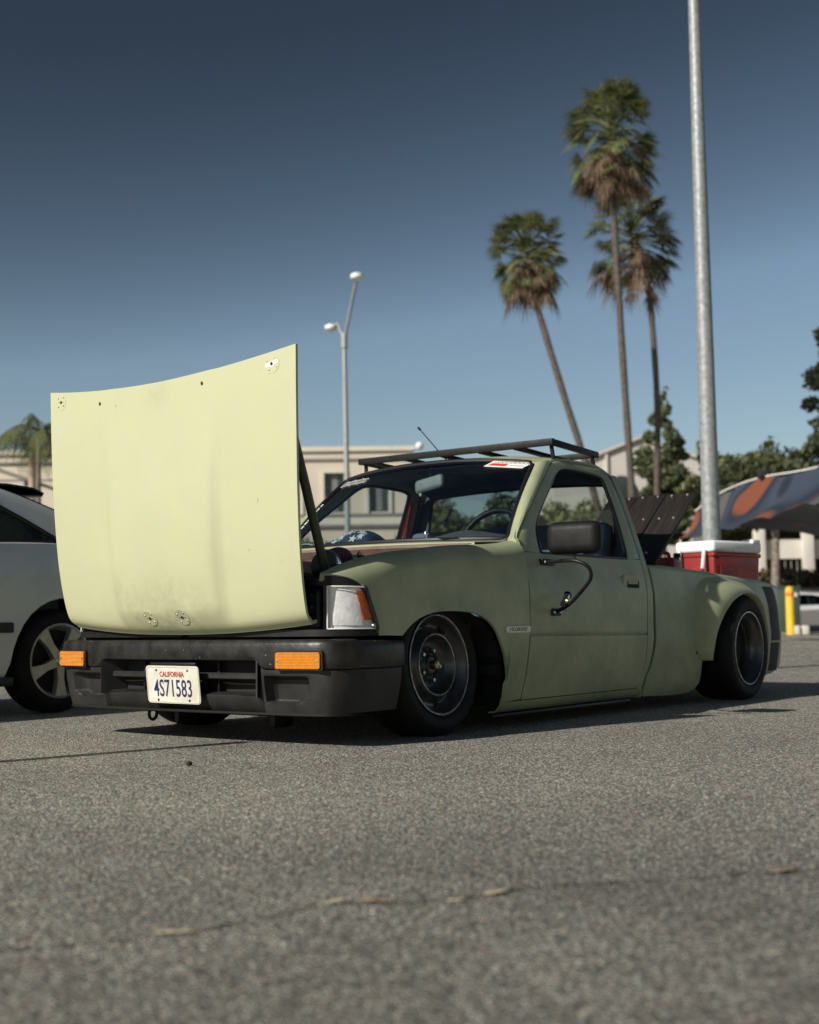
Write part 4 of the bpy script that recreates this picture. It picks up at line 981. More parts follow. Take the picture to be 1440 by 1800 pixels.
# ---- cab interior
G = []
for y in np.linspace(-.70, .70, 24):
    hump = .045*math.exp(-((y-.36)/.20)**2); row = []
    for x, z in ((-.60, .835), (-.66, .862), (-.80, .872), (-.90, .866), (-.95, .84), (-.97, .70), (-.93, .55)): row.append((x-(.04 if z < .86 else 0)*0, y, z+hump*(x < -.75)*(z > .8)))
    G.append(row)
surf('dashboard', G, MT['dash'], TR, inner=(-.7, 0, .5), thick=.01)
boxobj('seat_cushion', (-1.45, 0, .42), (.50, 1.30, .16), MT['interior'], TR, .04)
m_ = Matrix.Rotation(rad(-14), 4, 'Y')
boxobj('seat_back', (-1.70, 0, .72), (.12, 1.30, .56), MT['interior'], TR, .04, m_)
for s in (1, -1):
    boxobj('door_trim', (-1.22, s*.745, .45), (1.0, .02, .60), MT['interior'], TR, .005)
    pil = [(-1.74, s*.640, 1.22), (-1.76, s*.70, 1.05), (-1.79, s*.775, .80), (-1.80, s*.80, .5)]
    G = [[(p[0]+dx, p[1]-s*.012, p[2]) for dx in (.045, 0, -.06)] for p in catmull(pil, 14)]; surf('pillar_trim', G, MT['interior'], TR, inner=(-1.75, s*3, .8), thick=.01)
    if s < 0:
      G = [[(p[0]+.035+dx, p[1]-s*.030, p[2]) for dx in (.014, -.014)] for p in catmull([(-1.70, s*.625, 1.17), (-1.73, s*.69, 1.0), (-1.75, s*.74, .75), (-1.72, s*.70, .45)], 14)]; surf('seat_belt', G, MT['redbelt'], TR, inner=(-1.75, s*3, .8), thick=.002)
sw = frame((-1.03, .36, .865), (0, 1, 0), (-.42, 0, .91)); 
V, F = tube_geo([sw @ Vector((.185*math.cos(k), .185*math.sin(k), 0)) for k in np.linspace(0, 2*math.pi, 49)], [.0155+.0018*math.sin(9*k) for k in np.linspace(0, 2*math.pi*3, 49)], 10, False); st_ = mesh('steering_wheel', V, F, MT['black'], TR)
for a in (20, 160, 270):
    tube('wheel_spoke', [sw @ Vector((0, 0, .0)), sw @ Vector((.18*math.cos(rad(a)), .18*math.sin(rad(a)), 0))], .010, MT['steel'], st_, 8)
lathe('horn_pad', [(0, .03), (.04, .025), (.05, 0)], 20, sw, MT['black'], st_)
tube('steering_column', [(-1.03, .36, .865), (-.80, .36, .76)], .035, MT['interior'], TR, 10)
m_ = Matrix.Rotation(rad(-14), 4, 'Z') @ Matrix.Rotation(rad(6), 4, 'X')
rv = boxobj('rear_view_mirror', (-.985, .015, 1.185), (.030, .215, .068), MT['visor'], TR, .022, m_, 4)
tube('mirror_stem', [(-.99, .015, 1.20), (-1.03, .0, 1.275)], .007, MT['black'], rv, 8)
for s in (1, -1):
    bmx = frame((-1.10, s*.33, 1.262), (0, 1, 0), (.9, 0, .2)); V, F = prism_geo(rrect(.42, .12, .03), .012, bmx, 0); mesh('sun_visor', V, F, MT['dash'], TR)

# windscreen stickers
def ws_frame(t, v, off=.003):
    e = 1e-3; p = Vector(ws(t, v)); dv = Vector(ws(t, v+e))-p; du = Vector(ws(t+e, v))-p; m_ = frame(p, dv, du); 
    return m_ @ Matrix.Translation((0, 0, off))
sk = ws_frame(.945, .800)
V, F = prism_geo([(-.125, -.030), (.085, -.030), (.090, -.020), (.125, .022), (.120, .030), (-.085, .030)], .0012, sk, 0); stk = mesh('windscreen_sticker', V, F, MT['white'], wind)
V, F = prism_geo([(-.108, -.020), (-.010, -.020), (.0, .002), (-.088, .002)], .0018, sk, .001); mesh('sticker_red_block', V, F, MT['decalred'], stk)
P = []; random.seed(8)
for k in range(17):
    x = -.082+.0115*k; h = .014 if k < 9 else .018; P.append(prism_geo([(x, .004), (x+.0035, .004), (x+.0095, .004+h), (x+.006, .004+h)], .0018, sk, .001))
    if k % 2: P.append(prism_geo([(x+.003, .004+h*.5), (x+.012, .004+h*.5), (x+.013, .004+h*.5+.003), (x+.004, .004+h*.5+.003)], .0018, sk, .001))
for k in range(10):
    x = .012+.0075*k; P.append(prism_geo([(x, -.018), (x+.0025, -.018), (x+.005, -.006), (x+.0025, -.006)], .0018, sk, .001))
V, F = merge(P); mesh('sticker_lettering', V, F, MT['decalgrey'], stk)
# script lettering on the far top corner of the glass
P = []
for k in range(9):
    m_ = ws_frame(.90-.004*k, -.93+.038*k); h = .036+.012*(k % 3 == 0)
    loop = [m_ @ Vector((.013*math.cos(q)+.35*(.5*h*math.sin(q)), .5*h*math.sin(q), .001)) for q in np.linspace(.3, 5.9, 14)]
    P.append(tube_geo(loop, .0013, 5))
V, F = merge(P); mesh('windscreen_script', V, F, MT['white'], wind)
P = []
for k in range(11):
    m_ = ws_frame(.10+.05*k, -.985); P.append(prism_geo([(-.010, -.012), (.014, -.010), (.016, .006+.004*(k % 3)), (-.004, .012)], .001, m_, 0))
V, F = merge(P); mesh('windscreen_edge_decal', V, F, MT['white'], wind)

# ---- driver's trail mirror with bent arm
mh = boxobj('side_mirror', (-.672, 1.040, .842), (.085, .258, .146), MT['rack'], TR, .040, Matrix.Rotation(rad(6), 4, 'Z'), 5)
V, F = prism_geo(rrect(.225, .115, .03), .003, frame((-.7165, 1.040, .842), (0, -1, 0), (0, 0, 1)), 0); mesh('mirror_glass', V, F, MT['mirror'], mh)
arm = [(-.80, .815, .742), (-.74, .90, .742), (-.685, .99, .741), (-.675, 1.04, .738), (-.685, 1.085, .720), (-.705, 1.100, .690), (-.73, 1.08, .650), (-.77, 1.00, .590), (-.80, .935, .548), (-.815, .895, .530)]
tube('mirror_arm', catmull(arm, 40), .0085, MT['black'], mh, 10)
tube('mirror_post', [(-.675, 1.035, .735), (-.675, 1.035, .775)], .007, MT['black'], mh, 8)
tube('lower_strut', [(-.815, .895, .530), (-.83, .86, .518), (-.835, .840, .512)], .010, MT['black'], mh, 8)
for c, sz, tilt in (((-.815, Yb(-.8, .744)+.006, .744), (.120, .022, .030), 0), ((-.834, Yb(-.83, .511)+.005, .511), (.080, .012, .034), 0)):
    b_ = boxobj('mirror_bracket', c, sz, MT['black'], mh, .005)
    for e in (-1, 1):
        V, F = lathe_geo([(0, .008), (.006, .007), (.008, .002)], 10, frame((c[0]+e*sz[0]*.32, c[1]+sz[1]/2-.001, c[2]), (-1, 0, 0), (0, 0, 1))); mesh('bracket_screw', V, F, MT['bolt'], b_)
lathe('clamp_knob', [(0, .028), (.012, .026), (.016, .014), (.012, 0)], 14, frame((-.80, .905, .560), (.3, 0, .95), (.95, 0, -.3)), MT['brass'], mh)
tube('clamp_bolt', [(-.835, .90, .585), (-.77, .915, .545)], .014, MT['chrome'], mh, 12)
lathe('clamp_nut', [(0, .02), (.016, .018), (.018, 0)], 12, frame((-.845, .895, .590), (0, 0, 1), (0, 1, 0)), MT['black'], mh)
# badge on the fender
bd = frame((-.488, Yf(-.488, .435)+.002, .435), (-1, 0, 0), (0, 0, 1)); V, F = prism_geo(rrect(.198, .028, .003), .005, bd, -.002); bg_ = mesh('fender_badge', V, F, MT['badge'], FEND[1])
text('badge_word', 'ECO', .0225, bd @ Matrix.Translation((-.060, 0, .0052)), MT['decalgrey'], bg_, 1.12, .0006, 0, 'LEFT', .0003)
text('badge_word', 'BOOST', .0225, bd @ Matrix.Translation((-.0085, 0, .0052)), MT['badgegreen'], bg_, 1.12, .0006, 0, 'LEFT', .0003)
V, F = prism_geo([(-.090, -.012), (-.084, -.012), (-.066, .0), (-.072, .008), (-.078, .004), (-.070, -.001)], .0056, bd, .004); mesh('badge_leaf', V, F, MT['decalgrey'], bg_)

# ================================================================== things on and around the truck
# ---- cooler standing in the bed
CO = empty('ice_cooler', (-3.65, .45, .617)); tag(CO, 'red ice cooler with white lid and swing handle in the truck bed', 'cooler')
dl = Vector((-.968, .25, 0)).normalized(); dw = Vector((-.25, -.968, 0)).normalized(); c0 = Vector((-3.40, .515, .617)); Lc, Wc = .50, .31
def cp(a, b, z): return c0+dl*a+dw*b+Vector((0, 0, z))
def cooler_box(name, a0, a1, b0, b1, z0, z1, m, par, bev, taper=0.0):
    cx, cy, cz = (a0+a1)/2, (b0+b1)/2, (z0+z1)/2
    bm = bmesh.new(); vs_ = box(bm, (0, 0, 0), (a1-a0, b1-b0, z1-z0), bev, None, 3)
    for v in bm.verts:
        k = 1-taper*(.5-v.co.z/(z1-z0)); q = cp(cx+v.co.x*k, cy+v.co.y*k, cz+v.co.z); v.co = q
    return bmobj(name, bm, m, par)
cooler_box('cooler_body', .006, Lc-.006, .006, Wc-.006, 0, .278, MT['coolerred'], CO, .018, .06)
cooler_box('cooler_rim', .0, Lc, .0, Wc, .254, .282, MT['coolerred'], CO, .008)
ld = cooler_box('cooler_lid', -.004, Lc+.004, -.004, Wc+.004, .284, .360, MT['coolerwhite'], CO, .020)
cooler_box('lid_catch', Lc-.10, Lc-.02, -.010, .02, .345, .376, MT['coolerwhite'], ld, .008)
cooler_box('lid_groove', .18, .36, -.0055, .0, .296, .300, MT['steel'], ld, .0)
V, F = tube_geo([cp(-.020, .06, .300), cp(-.042, .06, .17), cp(-.040, .07, .130), cp(-.040, .25, .130), cp(-.042, .26, .17), cp(-.020, .26, .300)], .0135, 8); mesh('swing_handle', V, F, MT['coolerwhite'], CO)
tube('handle_rope', [cp(-.05, .10, .145), cp(-.052, .11, .12), cp(-.04, .12, .07)], .007, MT['ropeorange'], CO, 6)
G = [[cp(.06+.38*u, -.001-.003, .05+.15*w) for u in np.linspace(0, 1, 3)] for w in np.linspace(0, 1, 3)]; surf('body_panel', G, MT['coolerred'], CO, inner=tuple(cp(.2, .2, .1)), thick=.003)
gc = empty('fuel_can', (-3.05, .33, .617)); tag(gc, 'small red can half hidden between bed lid and cooler', 'can')
boxobj('can_body', (-3.05, .33, .737), (.16, .20, .24), MT['coolerred'], gc, .03, None, 3)
tube('can_handle', catmull([(-3.05, .27, .850), (-3.05, .28, .885), (-3.05, .36, .885), (-3.05, .37, .850)], 16), .011, MT['coolerred'], gc, 8)
lathe('can_cap', [(0, .03), (.022, .03), (.024, 0)], 16, Matrix.Translation((-3.10, .40, .855)), MT['black'], gc)

# ---- folded flag on the dashboard
G = []
for i in range(17):
    u = -1+2*i/16; row = []
    for k in range(15):
        v = -1+2*k/14; h = max(0, 1-abs(u)**2.4)*max(0, 1-abs(v)**2.6)
        row.append((-.70+.10*v, -.23+.14*u, .872+.056*h**.7*(1+.35*u)+.008*math.sin(7*u+3*v)))
    G.append(row)
fl = surf('folded_flag', G, MT['flagblue'], None, inner=(-.7, -.22, .7)); tag(fl, 'navy cloth with white stars lying on the dashboard', 'flag')
def star(r):
    return [((r if k % 2 == 0 else r*.42)*math.cos(rad(90+36*k)), (r if k % 2 == 0 else r*.42)*math.sin(rad(90+36*k))) for k in range(10)]
Gf = np.array(G)
for (i, k) in ((4, 11), (8, 11), (12, 11), (6, 13), (10, 13), (13, 13), (3, 13), (7, 9), (11, 9)):
    p = Gf[i][k]; du = Gf[min(i+1, 16)][k]-Gf[i-1][k]; dv = Gf[i][min(k+1, 14)]-Gf[i][k-1]
    m_ = frame(p, du, -dv); 
    if (m_.to_3x3() @ Vector((0, 0, 1))).z < 0: m_ = m_ @ Matrix.Rotation(math.pi, 4, 'X')
    V, F = prism_geo(star(.027), .0035, m_, -.004); mesh('star', V, F, MT['flagwhite'], fl)
G = [[(-.66-.10*v, -.62+.36*u, .877+.010*math.sin(9*u)+.004*v) for v in np.linspace(0, 1, 4)] for u in np.linspace(0, 1, 12)]
cl_ = surf('striped_cloth', G, MT['flagwhite'], None, inner=(-.7, -.4, .5), thick=.003); tag(cl_, 'pale striped cloth at the far end of the dashboard', 'cloth')
for k in range(9):
    u = .06+.10*k; V, F = prism_geo([(-.5, -.010), (.5, -.022), (.5, .0), (-.5, .012)], .0025, frame((-.71, -.62+.36*u, .884+.010*math.sin(9*u)), (.10, .0, 0), (0, 1, 0)) @ Matrix.Diagonal((.095, 1, 1, 1)), 0); mesh('cloth_stripe', V, F, MT['flagblue'], cl_)

# ---- leaves, pebble and crack on the asphalt
MT['leaf'] = mat('dry_leaf', (0.30, 0.22, 0.12), 0.8, vary=0.4, scale=90)
MT['leaf2'] = mat('dry_leaf_pale', (0.50, 0.43, 0.27), 0.8, vary=0.3, scale=90)
MT['crack'] = mat('crack_filler', (0.045, 0.040, 0.034), 0.9, vary=0.5, scale=30)
leaf_spots = [(3.045, 2.430, .060, .1, 'leaf2', 'palest dry leaf lying alone at the left of the foreground asphalt'), (2.742, 2.492, .045, .5, 'leaf2', 'small yellowish leaf at the left end of the crack row'), (2.700, 2.542, .050, -.3, 'leaf', 'brown leaf second from the left in the crack row'), (2.622, 2.655, .030, .2, 'leaf2', 'shortest pale leaf in the middle of the crack row'), (2.532, 2.676, .048, .4, 'leaf2', 'pale leaf at the right end of the crack row'), (2.080, 3.012, .055, .3, 'leaf', 'dull brown leaf near the right edge of the asphalt foreground')]
random.seed(77)
for (x, y, L, a, m_, lab) in leaf_spots:
    G = []
    for i in range(12):
        u = i/11; w = .17*L*math.sin(math.pi*min(1, u*1.02))**.7*random.uniform(.55, 1.25)+.0006; off = .05*L*math.sin(5*u+L*90); row = []
        for k in (-1, -.5, 0, .5, 1): row.append((L*(u-.5), w*k+off, .0040+.002*abs(k)+random.uniform(0, .0015)))
        G.append(row)
    o = surf('dry_leaf', G, MT[m_], None, inner=(0, 0, -5)); o.location = (x, y, 0.0); o.rotation_euler = (0, 0, math.atan2(.8026, -.5965)+a)
    md = o.modifiers.new('thickness', 'SOLIDIFY'); md.thickness = .0010
    tag(o, lab, 'leaf', 'dry leaves along the crack')
bm = bmesh.new(); bmesh.ops.create_icosphere(bm, subdivisions=2, radius=.011); random.seed(2)
for v in bm.verts: v.co *= random.uniform(.8, 1.15); v.co.z *= .7; v.co += Vector((1.344, .683, .007))
tag(bmobj('pebble', bm, MT['dark']), 'small dark pebble on the asphalt in front of the bumper', 'pebble')
# crack: narrow dirt-filled groove
random.seed(5); cpts = catmull([(3.40, 2.20), (3.257, 2.287), (3.171, 2.365), (3.045, 2.428), (2.945, 2.455), (2.86, 2.47), (2.74, 2.495), (2.682, 2.585), (2.62, 2.640), (2.529, 2.672), (2.46, 2.70), (2.293, 2.845), (2.089, 3.005), (1.9, 3.16), (1.6, 3.4)], 130)
V = []; F = []
for i, p in enumerate(cpts):
    d = cpts[min(i+1, 129)]-cpts[max(i-1, 0)]; d = d/np.linalg.norm(d); n_ = np.array((-d[1], d[0])); w = random.uniform(.0010, .0050); j = n_*random.uniform(-.005, .005)
    V += [(*(p+j-n_*w), .004), (*(p+j+n_*w), .004)]
    if i: F.append((2*i-2, 2*i-1, 2*i+1, 2*i))
o = mesh('asphalt_crack', V, F, MT['crack']); tag(o, kind='structure')

# ================================================================== parked hatchback beside the truck
MT['silver'] = mat('silver_paint', (0.66, 0.67, 0.66), 0.30, 0.10, vary=0.06, scale=4, coat=0.6)
MT['cardark'] = mat('spoiler_navy', (0.012, 0.016, 0.024), 0.25, coat=0.5)
MT['carglass'] = glass('car_glass', (0.22, 0.26, 0.25), 1.6)
MT['alloy'] = mat('alloy_silver', (0.52, 0.51, 0.48), 0.34, 0.7, vary=0.15, scale=20)
HX = -.205; HY = -2.745
def build_hatch():
    R = empty('parked_hatchback', (HX+1.3, HY, 0))
    def P(x, y, z): return (x+HX, y+HY, z)
    hw = pch([-.75, -.6, -.3, .3, 1.5, 2.8, 3.2, 3.45], [.60, .72, .81, .84, .845, .82, .74, .50])
    zo = pch([.15, .25, .45, .62, .80, .95], [-.06, -.03, 0, 0, -.018, -.055])
    belt = pch([-.75, -.4, .0, .5, 1.5, 2.3, 2.9, 3.3, 3.45], [.90, .925, .930, .915, .885, .875, .80, .70, .60])
    inn = P(1.3, 0, .5)
    for s in (1, -1):
        st = [(-.72, .34), (-.66, .30), (-.55, .27), (-.45, .25), (-.37, .24)]
        st += [(-.345*math.cos(rad(a)), .285+.345*math.sin(rad(a))) for a in range(0, 181, 12)]
        st = [(x, z) for x, z in st]
        st += [(.37, .21), (.6, .20), (1.0, .20), (1.5, .20), (1.9, .20), (2.18, .21)]
        st += [(2.57-.345*math.cos(rad(a)), .285+.345*math.sin(rad(a))) for a in range(0, 181, 15)]
        st += [(2.94, .22), (3.05, .23), (3.2, .25), (3.33, .28), (3.42, .32)]
        G = []
        for (x, zb) in st:
            row = []
            for k in range(14):
                z = lerp(zb, belt(x), k/13); row.append(P(x, s*(hw(x)+zo(z)), z))
            row.append(P(x, s*(hw(x)+zo(.93)-.035), belt(x)+.012)); G.append(row)
        sp = surf('side_panel', G, MT['silver'], R, inner=inn, thick=.012)
        boxobj('side_moulding', P(1.28, s*(.846), .47), (1.86, .018, .055), MT['plastic'], sp, .008)
        boxobj('sill', P(1.28, s*.80, .185), (1.9, .06, .05), MT['plastic'], sp, .01)
        yg = lambda z: .775-(z-.92)*.46
        out = catmull_u([(-.52, .928), (-.22, 1.065), (.08, 1.175), (.36, 1.250), (.80, 1.305), (1.30, 1.315), (1.70, 1.265), (2.0, 1.13), (2.33, .90)], 6)
        win = catmull_u([(-.03, .942), (.10, 1.012), (.24, 1.085), (.42, 1.160), (.80, 1.240), (1.28, 1.252), (1.62, 1.205), (1.88, 1.08), (2.12, .912)], 6)
        G = []
        for a, b in zip(out, win):
            G.append([P(lerp(a, b, q)[0], s*(yg(lerp(a, b, q)[1])-(.015 if q == 0 else 0)+(-.008 if q == 1 else 0)), lerp(a, b, q)[1]) for q in (0, .1, .5, .9, 1)])
        surf('roof_pillar', G, MT['silver'], R, inner=inn, thick=.015)
        bot = [np.array((lerp(-.03, 2.12, k/(len(win)-1)), lerp(.942, .912, k/(len(win)-1)))) for k in range(len(win))]
        G = [[P(lerp(a, b, q)[0], s*(yg(lerp(a, b, q)[1])-.018), lerp(a, b, q)[1]) for q in (0, .5, 1)] for a, b in zip(win, bot)]
        gw = surf('side_window', G, MT['carglass'], R, inner=inn)
        V, F = tube_geo([P(p[0], s*(yg(p[1])-.008), p[1]) for p in list(win)+list(bot[::-1])+[win[0]]], .012, 6, False); mesh('window_seal', V, F, MT['seal'], gw)
        boxobj('door_pillar', P(.98, s*(yg(1.08)-.012), 1.08), (.07, .02, .36), MT['seal'], gw, .004, Matrix.Rotation(s*rad(24), 4, 'X'))
        G = [[P(.355*math.cos(rad(a)), s*y, .285+.355*math.sin(rad(a))) for y in (.50, .66, .82)] for a in range(0, 181, 12)]; surf('wheel_liner', G, MT['dark'], R, inner=P(0, s*.6, 3))
        G = [[P(2.57+.355*math.cos(rad(a)), s*y, .285+.355*math.sin(rad(a))) for y in (.50, .66, .82)] for a in range(0, 181, 12)]; surf('wheel_liner', G, MT['dark'], R, inner=P(2.57, s*.6, 3))
        for wx in (0, 2.57):
            mx = frame(P(wx, s*.795, .285), (1, 0, 0), (0, 0, s) if s < 0 else (0, 0, 1))
            if (mx.to_3x3() @ Vector((0, 0, 1))).y*s < 0: mx = mx @ Matrix.Rotation(math.pi, 4, 'X')
            w = lathe('wheel', [(.19, -.18), (.18, -.10), (.204, -.004), (.206, .004), (.198, .006), (.188, -.004), (.184, -.03), (.17, -.06), (.05, -.075), (0, -.075)], 48, mx, MT['alloy'], R)
            lathe('brake_shadow', [(.172, -.058), (.10, -.062), (.0, -.062)], 32, mx, MT['dark'], w)
            for k in range(5):
                m2 = mx @ Matrix.Rotation(2*math.pi*k/5+.35, 4, 'Z')
                V, F = prism_geo([(.02, -.026), (.10, -.020), (.175, -.034), (.192, -.040), (.194, .040), (.175, .034), (.10, .020), (.02, .026)], .002, m2, -.035); mesh('spoke', V, F, MT['alloy'], w)
            lathe('hub_cap', [(0, .010), (.026, .008), (.034, -.002), (.034, -.04)], 20, mx, MT['alloy'], w)
            lathe('tyre', [(.190, -.175), (.25, -.19), (.275, -.175), (.285, -.15), (.285, -.03), (.276, -.008), (.255, .006), (.225, .008), (.206, .002), (.200, -.012)], 56, mx, MT['rubber'], w)
    # top surfaces: hatch glass, roof, windscreen, bonnet
    yg = lambda z: .775-(z-.92)*.46
    def strip(name, pts, m_, n=10, par=R):
        G = []
        for x, z in catmull(pts, n):
            ye = yg(z)-.008; G.append([P(x, ye*v, z+.035*(1-v*v)) for v in np.linspace(-1, 1, 13)])
        return surf(name, G, m_, par, inner=P(1.2, 0, .6), thick=.008)
    strip('hatch_glass', [(-.52, .935), (-.22, 1.070), (.08, 1.180), (.30, 1.240)], MT['carglass'])
    strip('roof', [(.30, 1.240), (.36, 1.252), (.80, 1.306), (1.30, 1.316), (1.70, 1.268)], MT['silver'], 16)
    strip('windscreen', [(1.70, 1.268), (2.0, 1.135), (2.33, .905)], MT['carglass'])
    G = []
    for x in np.linspace(2.30, 3.43, 14):
        G.append([P(x, (hw(x)-.09)*v, belt(x)+.012+.05*(1-v*v)) for v in np.linspace(-1, 1, 13)])
    surf('bonnet', G, MT['silver'], R, inner=P(2.6, 0, .3), thick=.01)
    G = []
    for z in np.linspace(.30, .95, 9):
        zz = (z-.30)/.65; G.append([P(-.72-.05*math.sin(math.pi*zz)*(1-v*v)+.12*max(0, zz-.75)+.10*v**4, .74*v, z) for v in np.linspace(-1, 1, 15)])
    surf('tail_panel', G, MT['silver'], R, inner=P(1, 0, .5), thick=.01)
    G = [[P(3.44-.10*v**4+.03*math.sin(3*q), .62*v, lerp(.22, .63, q)) for v in np.linspace(-1, 1, 13)] for q in np.linspace(0, 1, 8)]; surf('nose_panel', G, MT['silver'], R, inner=P(1, 0, .4), thick=.01)
    for s in (1, -1):
        boxobj('tail_lamp', P(-.715, s*.62, .80), (.06, .18, .13), MT['decalred'], R, .02); boxobj('headlamp', P(3.38, s*.52, .58), (.10, .22, .10), MT['reflector'], R, .03)
    G = []
    for v in np.linspace(-1, 1, 19):
        e = 1-abs(v)**4*.35; G.append([P(.34, .56*v, 1.262+.03*(1-v*v)), P(.20, .57*v, 1.272+.03*(1-v*v)), P(.02, .565*v, 1.262+.02*(1-v*v)), P(-.10*e, .55*v, 1.238+.012*(1-v*v)), P(-.08*e, .55*v, 1.215), P(.10, .55*v, 1.205), P(.20, .55*v, 1.215)])
    surf('roof_spoiler', G, MT['cardark'], R, inner=P(.12, 0, 1.24), thick=.01)
    boxobj('cabin_shell', P(1.1, 0, .52), (2.4, 1.36, .62), MT['interior'], R, .05)
    for x, z in ((.72, .95), (1.65, .95)):
        for s in (.36, -.36): boxobj('seat', P(x, s, z), (.14, .44, .40), MT['interior'], R, .05)
    boxobj('underbody', P(1.35, 0, .24), (3.6, 1.3, .10), MT['dark'], R, .03)
    return R
hatch = build_hatch(); tag(hatch, 'silver hatchback with dark roof spoiler parked left beside the truck', 'car', 'parked silver cars')

# ================================================================== background, laid out in metres: lateral (right), depth (away), height
VF = Vector((-.80261, -.59650, 0)); VR = Vector((-.59650, .80261, 0)); V0 = Vector((4.455, 3.929, 0))
VM = Matrix((VR, VF, Vector((0, 0, 1)))).transposed().to_4x4(); VM.translation = V0
def vp(l, d, z=0.0): return VM @ Vector((l, d, z))
def vroot(name, l, d, label, cat, group=None, z=0.0):
    p = vp(l, d, z); o = empty(name, p); return tag(o, label, cat, group)
def vbox(name, l0, l1, d0, d1, z0, z1, m, par=None, bev=0.0):
    bm = bmesh.new(); box(bm, ((l0+l1)/2, (d0+d1)/2, (z0+z1)/2), (l1-l0, d1-d0, z1-z0), bev); bm.transform(VM); return bmobj(name, bm, m, par)
def vsurf(name, G, m, par=None, inner=None, thick=0.0, ang=38, smooth=True):
    return surf(name, [[tuple(vp(*p)) for p in r] for r in G], m, par, tuple(vp(*inner)) if inner else None, thick, False, ang, smooth)

MT['stucco'] = mat('beige_stucco', (0.57, 0.50, 0.405), 0.85, vary=0.05, scale=0.6, bump=0.1, bscale=30)
MT['trim'] = mat('cream_trim', (0.60, 0.55, 0.46), 0.7, vary=0.05, scale=2)
MT['ledge'] = mat('ledge_grey', (0.22, 0.20, 0.18), 0.8, vary=0.1, scale=2)
MT['winglass'] = mat('window_dark', (0.035, 0.042, 0.040), 0.12, vary=0.3, scale=0.8, spec=0.6)
MT['curtain'] = mat('curtain', (0.20, 0.22, 0.22), 0.8, vary=0.25, scale=6)
MT['stucco_white'] = mat('white_stucco', (0.52, 0.49, 0.45), 0.85, vary=0.05, scale=0.5)
MT['concrete'] = mat('painted_concrete', (0.62, 0.59, 0.53), 0.8, vary=0.08, scale=1.0)
MT['concrete_grey'] = mat('grey_concrete', (0.30, 0.29, 0.27), 0.85, vary=0.15, scale=1.0)
MT['galv'] = mat('galvanised_steel', (0.36, 0.375, 0.375), 0.55, 0.3, scale=22, col2=(0.22, 0.235, 0.24), detail=8)
MT['lampgrey'] = mat('lamp_pole_grey', (0.33, 0.35, 0.345), 0.5, 0.2, vary=0.08, scale=6)
MT['lampwhite'] = mat('lamp_head_white', (0.80, 0.80, 0.76), 0.4)
MT['trunk'] = mat('palm_trunk', (0.095, 0.078, 0.066), 0.9, vary=0.3, scale=7, bump=0.6, bscale=14)
MT['bark'] = mat('tree_bark', (0.20, 0.17, 0.135), 0.9, vary=0.4, scale=8, bump=0.5, bscale=20)
def foliage(name, c1, c2, sc=1.2):
    m, t, b = nodes_of(name); tc = t.nodes.new('ShaderNodeTexCoord'); n = t.nodes.new('ShaderNodeTexNoise'); n.inputs['Scale'].default_value = sc; n.inputs['Detail'].default_value = 4
    t.links.new(tc.outputs['Object'], n.inputs['Vector']); r = t.nodes.new('ShaderNodeValToRGB')
    r.color_ramp.elements[0].position = .35; r.color_ramp.elements[0].color = (*c1, 1); r.color_ramp.elements[1].position = .68; r.color_ramp.elements[1].color = (*c2, 1)
    t.links.new(n.outputs['Fac'], r.inputs['Fac']); t.links.new(r.outputs['Color'], b.inputs['Base Color']); b.inputs['Roughness'].default_value = 0.6
    tr = t.nodes.new('ShaderNodeBsdfTranslucent'); t.links.new(r.outputs['Color'], tr.inputs['Color']); mx = t.nodes.new('ShaderNodeMixShader'); mx.inputs['Fac'].default_value = .40
    o = t.nodes['Material Output']; t.links.new(b.outputs['BSDF'], mx.inputs[1]); t.links.new(tr.outputs['BSDF'], mx.inputs[2]); t.links.new(mx.outputs['Shader'], o.inputs['Surface'])
    return m
MT['palmgreen'] = foliage('palm_green', (0.085, 0.110, 0.042), (0.27, 0.285, 0.12), 1.5)
MT['palmdead'] = foliage('palm_dead', (0.13, 0.085, 0.050), (0.34, 0.24, 0.165), 1.5)
MT['pinegreen'] = foliage('pine_green', (0.085, 0.112, 0.052), (0.19, 0.21, 0.10), 1.0)
MT['leafgreen'] = foliage('leaf_green', (0.15, 0.175, 0.065), (0.32, 0.33, 0.13), .7)
MT['leafdark'] = foliage('leaf_dark', (0.045, 0.058, 0.026), (0.115, 0.125, 0.052), .9)
MT['hedge'] = foliage('dry_hedge', (0.060, 0.050, 0.025), (0.150, 0.115, 0.060), 2.0)

# ---- beige two-storey building on the left
B = vroot('office_building', -8, 60, 'long beige stucco building with flat roof behind the open hood', 'building')
WIN = [-3.47, -1.42, -5.52, -7.57, -9.62, -11.67]
def wall_with_openings(name, l0, l1, d, z0, z1, ops, m, par):
    """flat wall with rectangular holes: list of (a,b,za,zb), all sharing za,zb"""
    ops = sorted(ops); za, zb = ops[0][2], ops[0][3]; bm = bmesh.new(); dd = .4
    def bb(a, b, c, e):
        if b-a > 1e-4 and e-c > 1e-4: box(bm, ((a+b)/2, d+dd/2, (c+e)/2), (b-a, dd, e-c))
    bb(l0, l1, z0, za); bb(l0, l1, zb, z1); x = l0
    for a, b, _, _ in ops: bb(x, a, za, zb); x = b
    bb(x, l1, za, zb); bmesh.ops.remove_doubles(bm, verts=bm.verts, dist=1e-4); bm.transform(VM); return bmobj(name, bm, m, par, False)
wall_with_openings('wall', -34, .17, 60, 0, 8.45, [(w-.46, w+.46, 5.62, 7.44) for w in WIN], MT['stucco'], B)
vbox('side_wall', -.23, .17, 60.4, 78, 0, 8.45, MT['stucco'], B)
vbox('parapet', -34, .27, 59.85, 60.4, 8.45, 8.66, MT['trim'], B)
vbox('parapet_line', -34, .22, 59.9, 60.1, 8.02, 8.12, MT['ledge'], B)
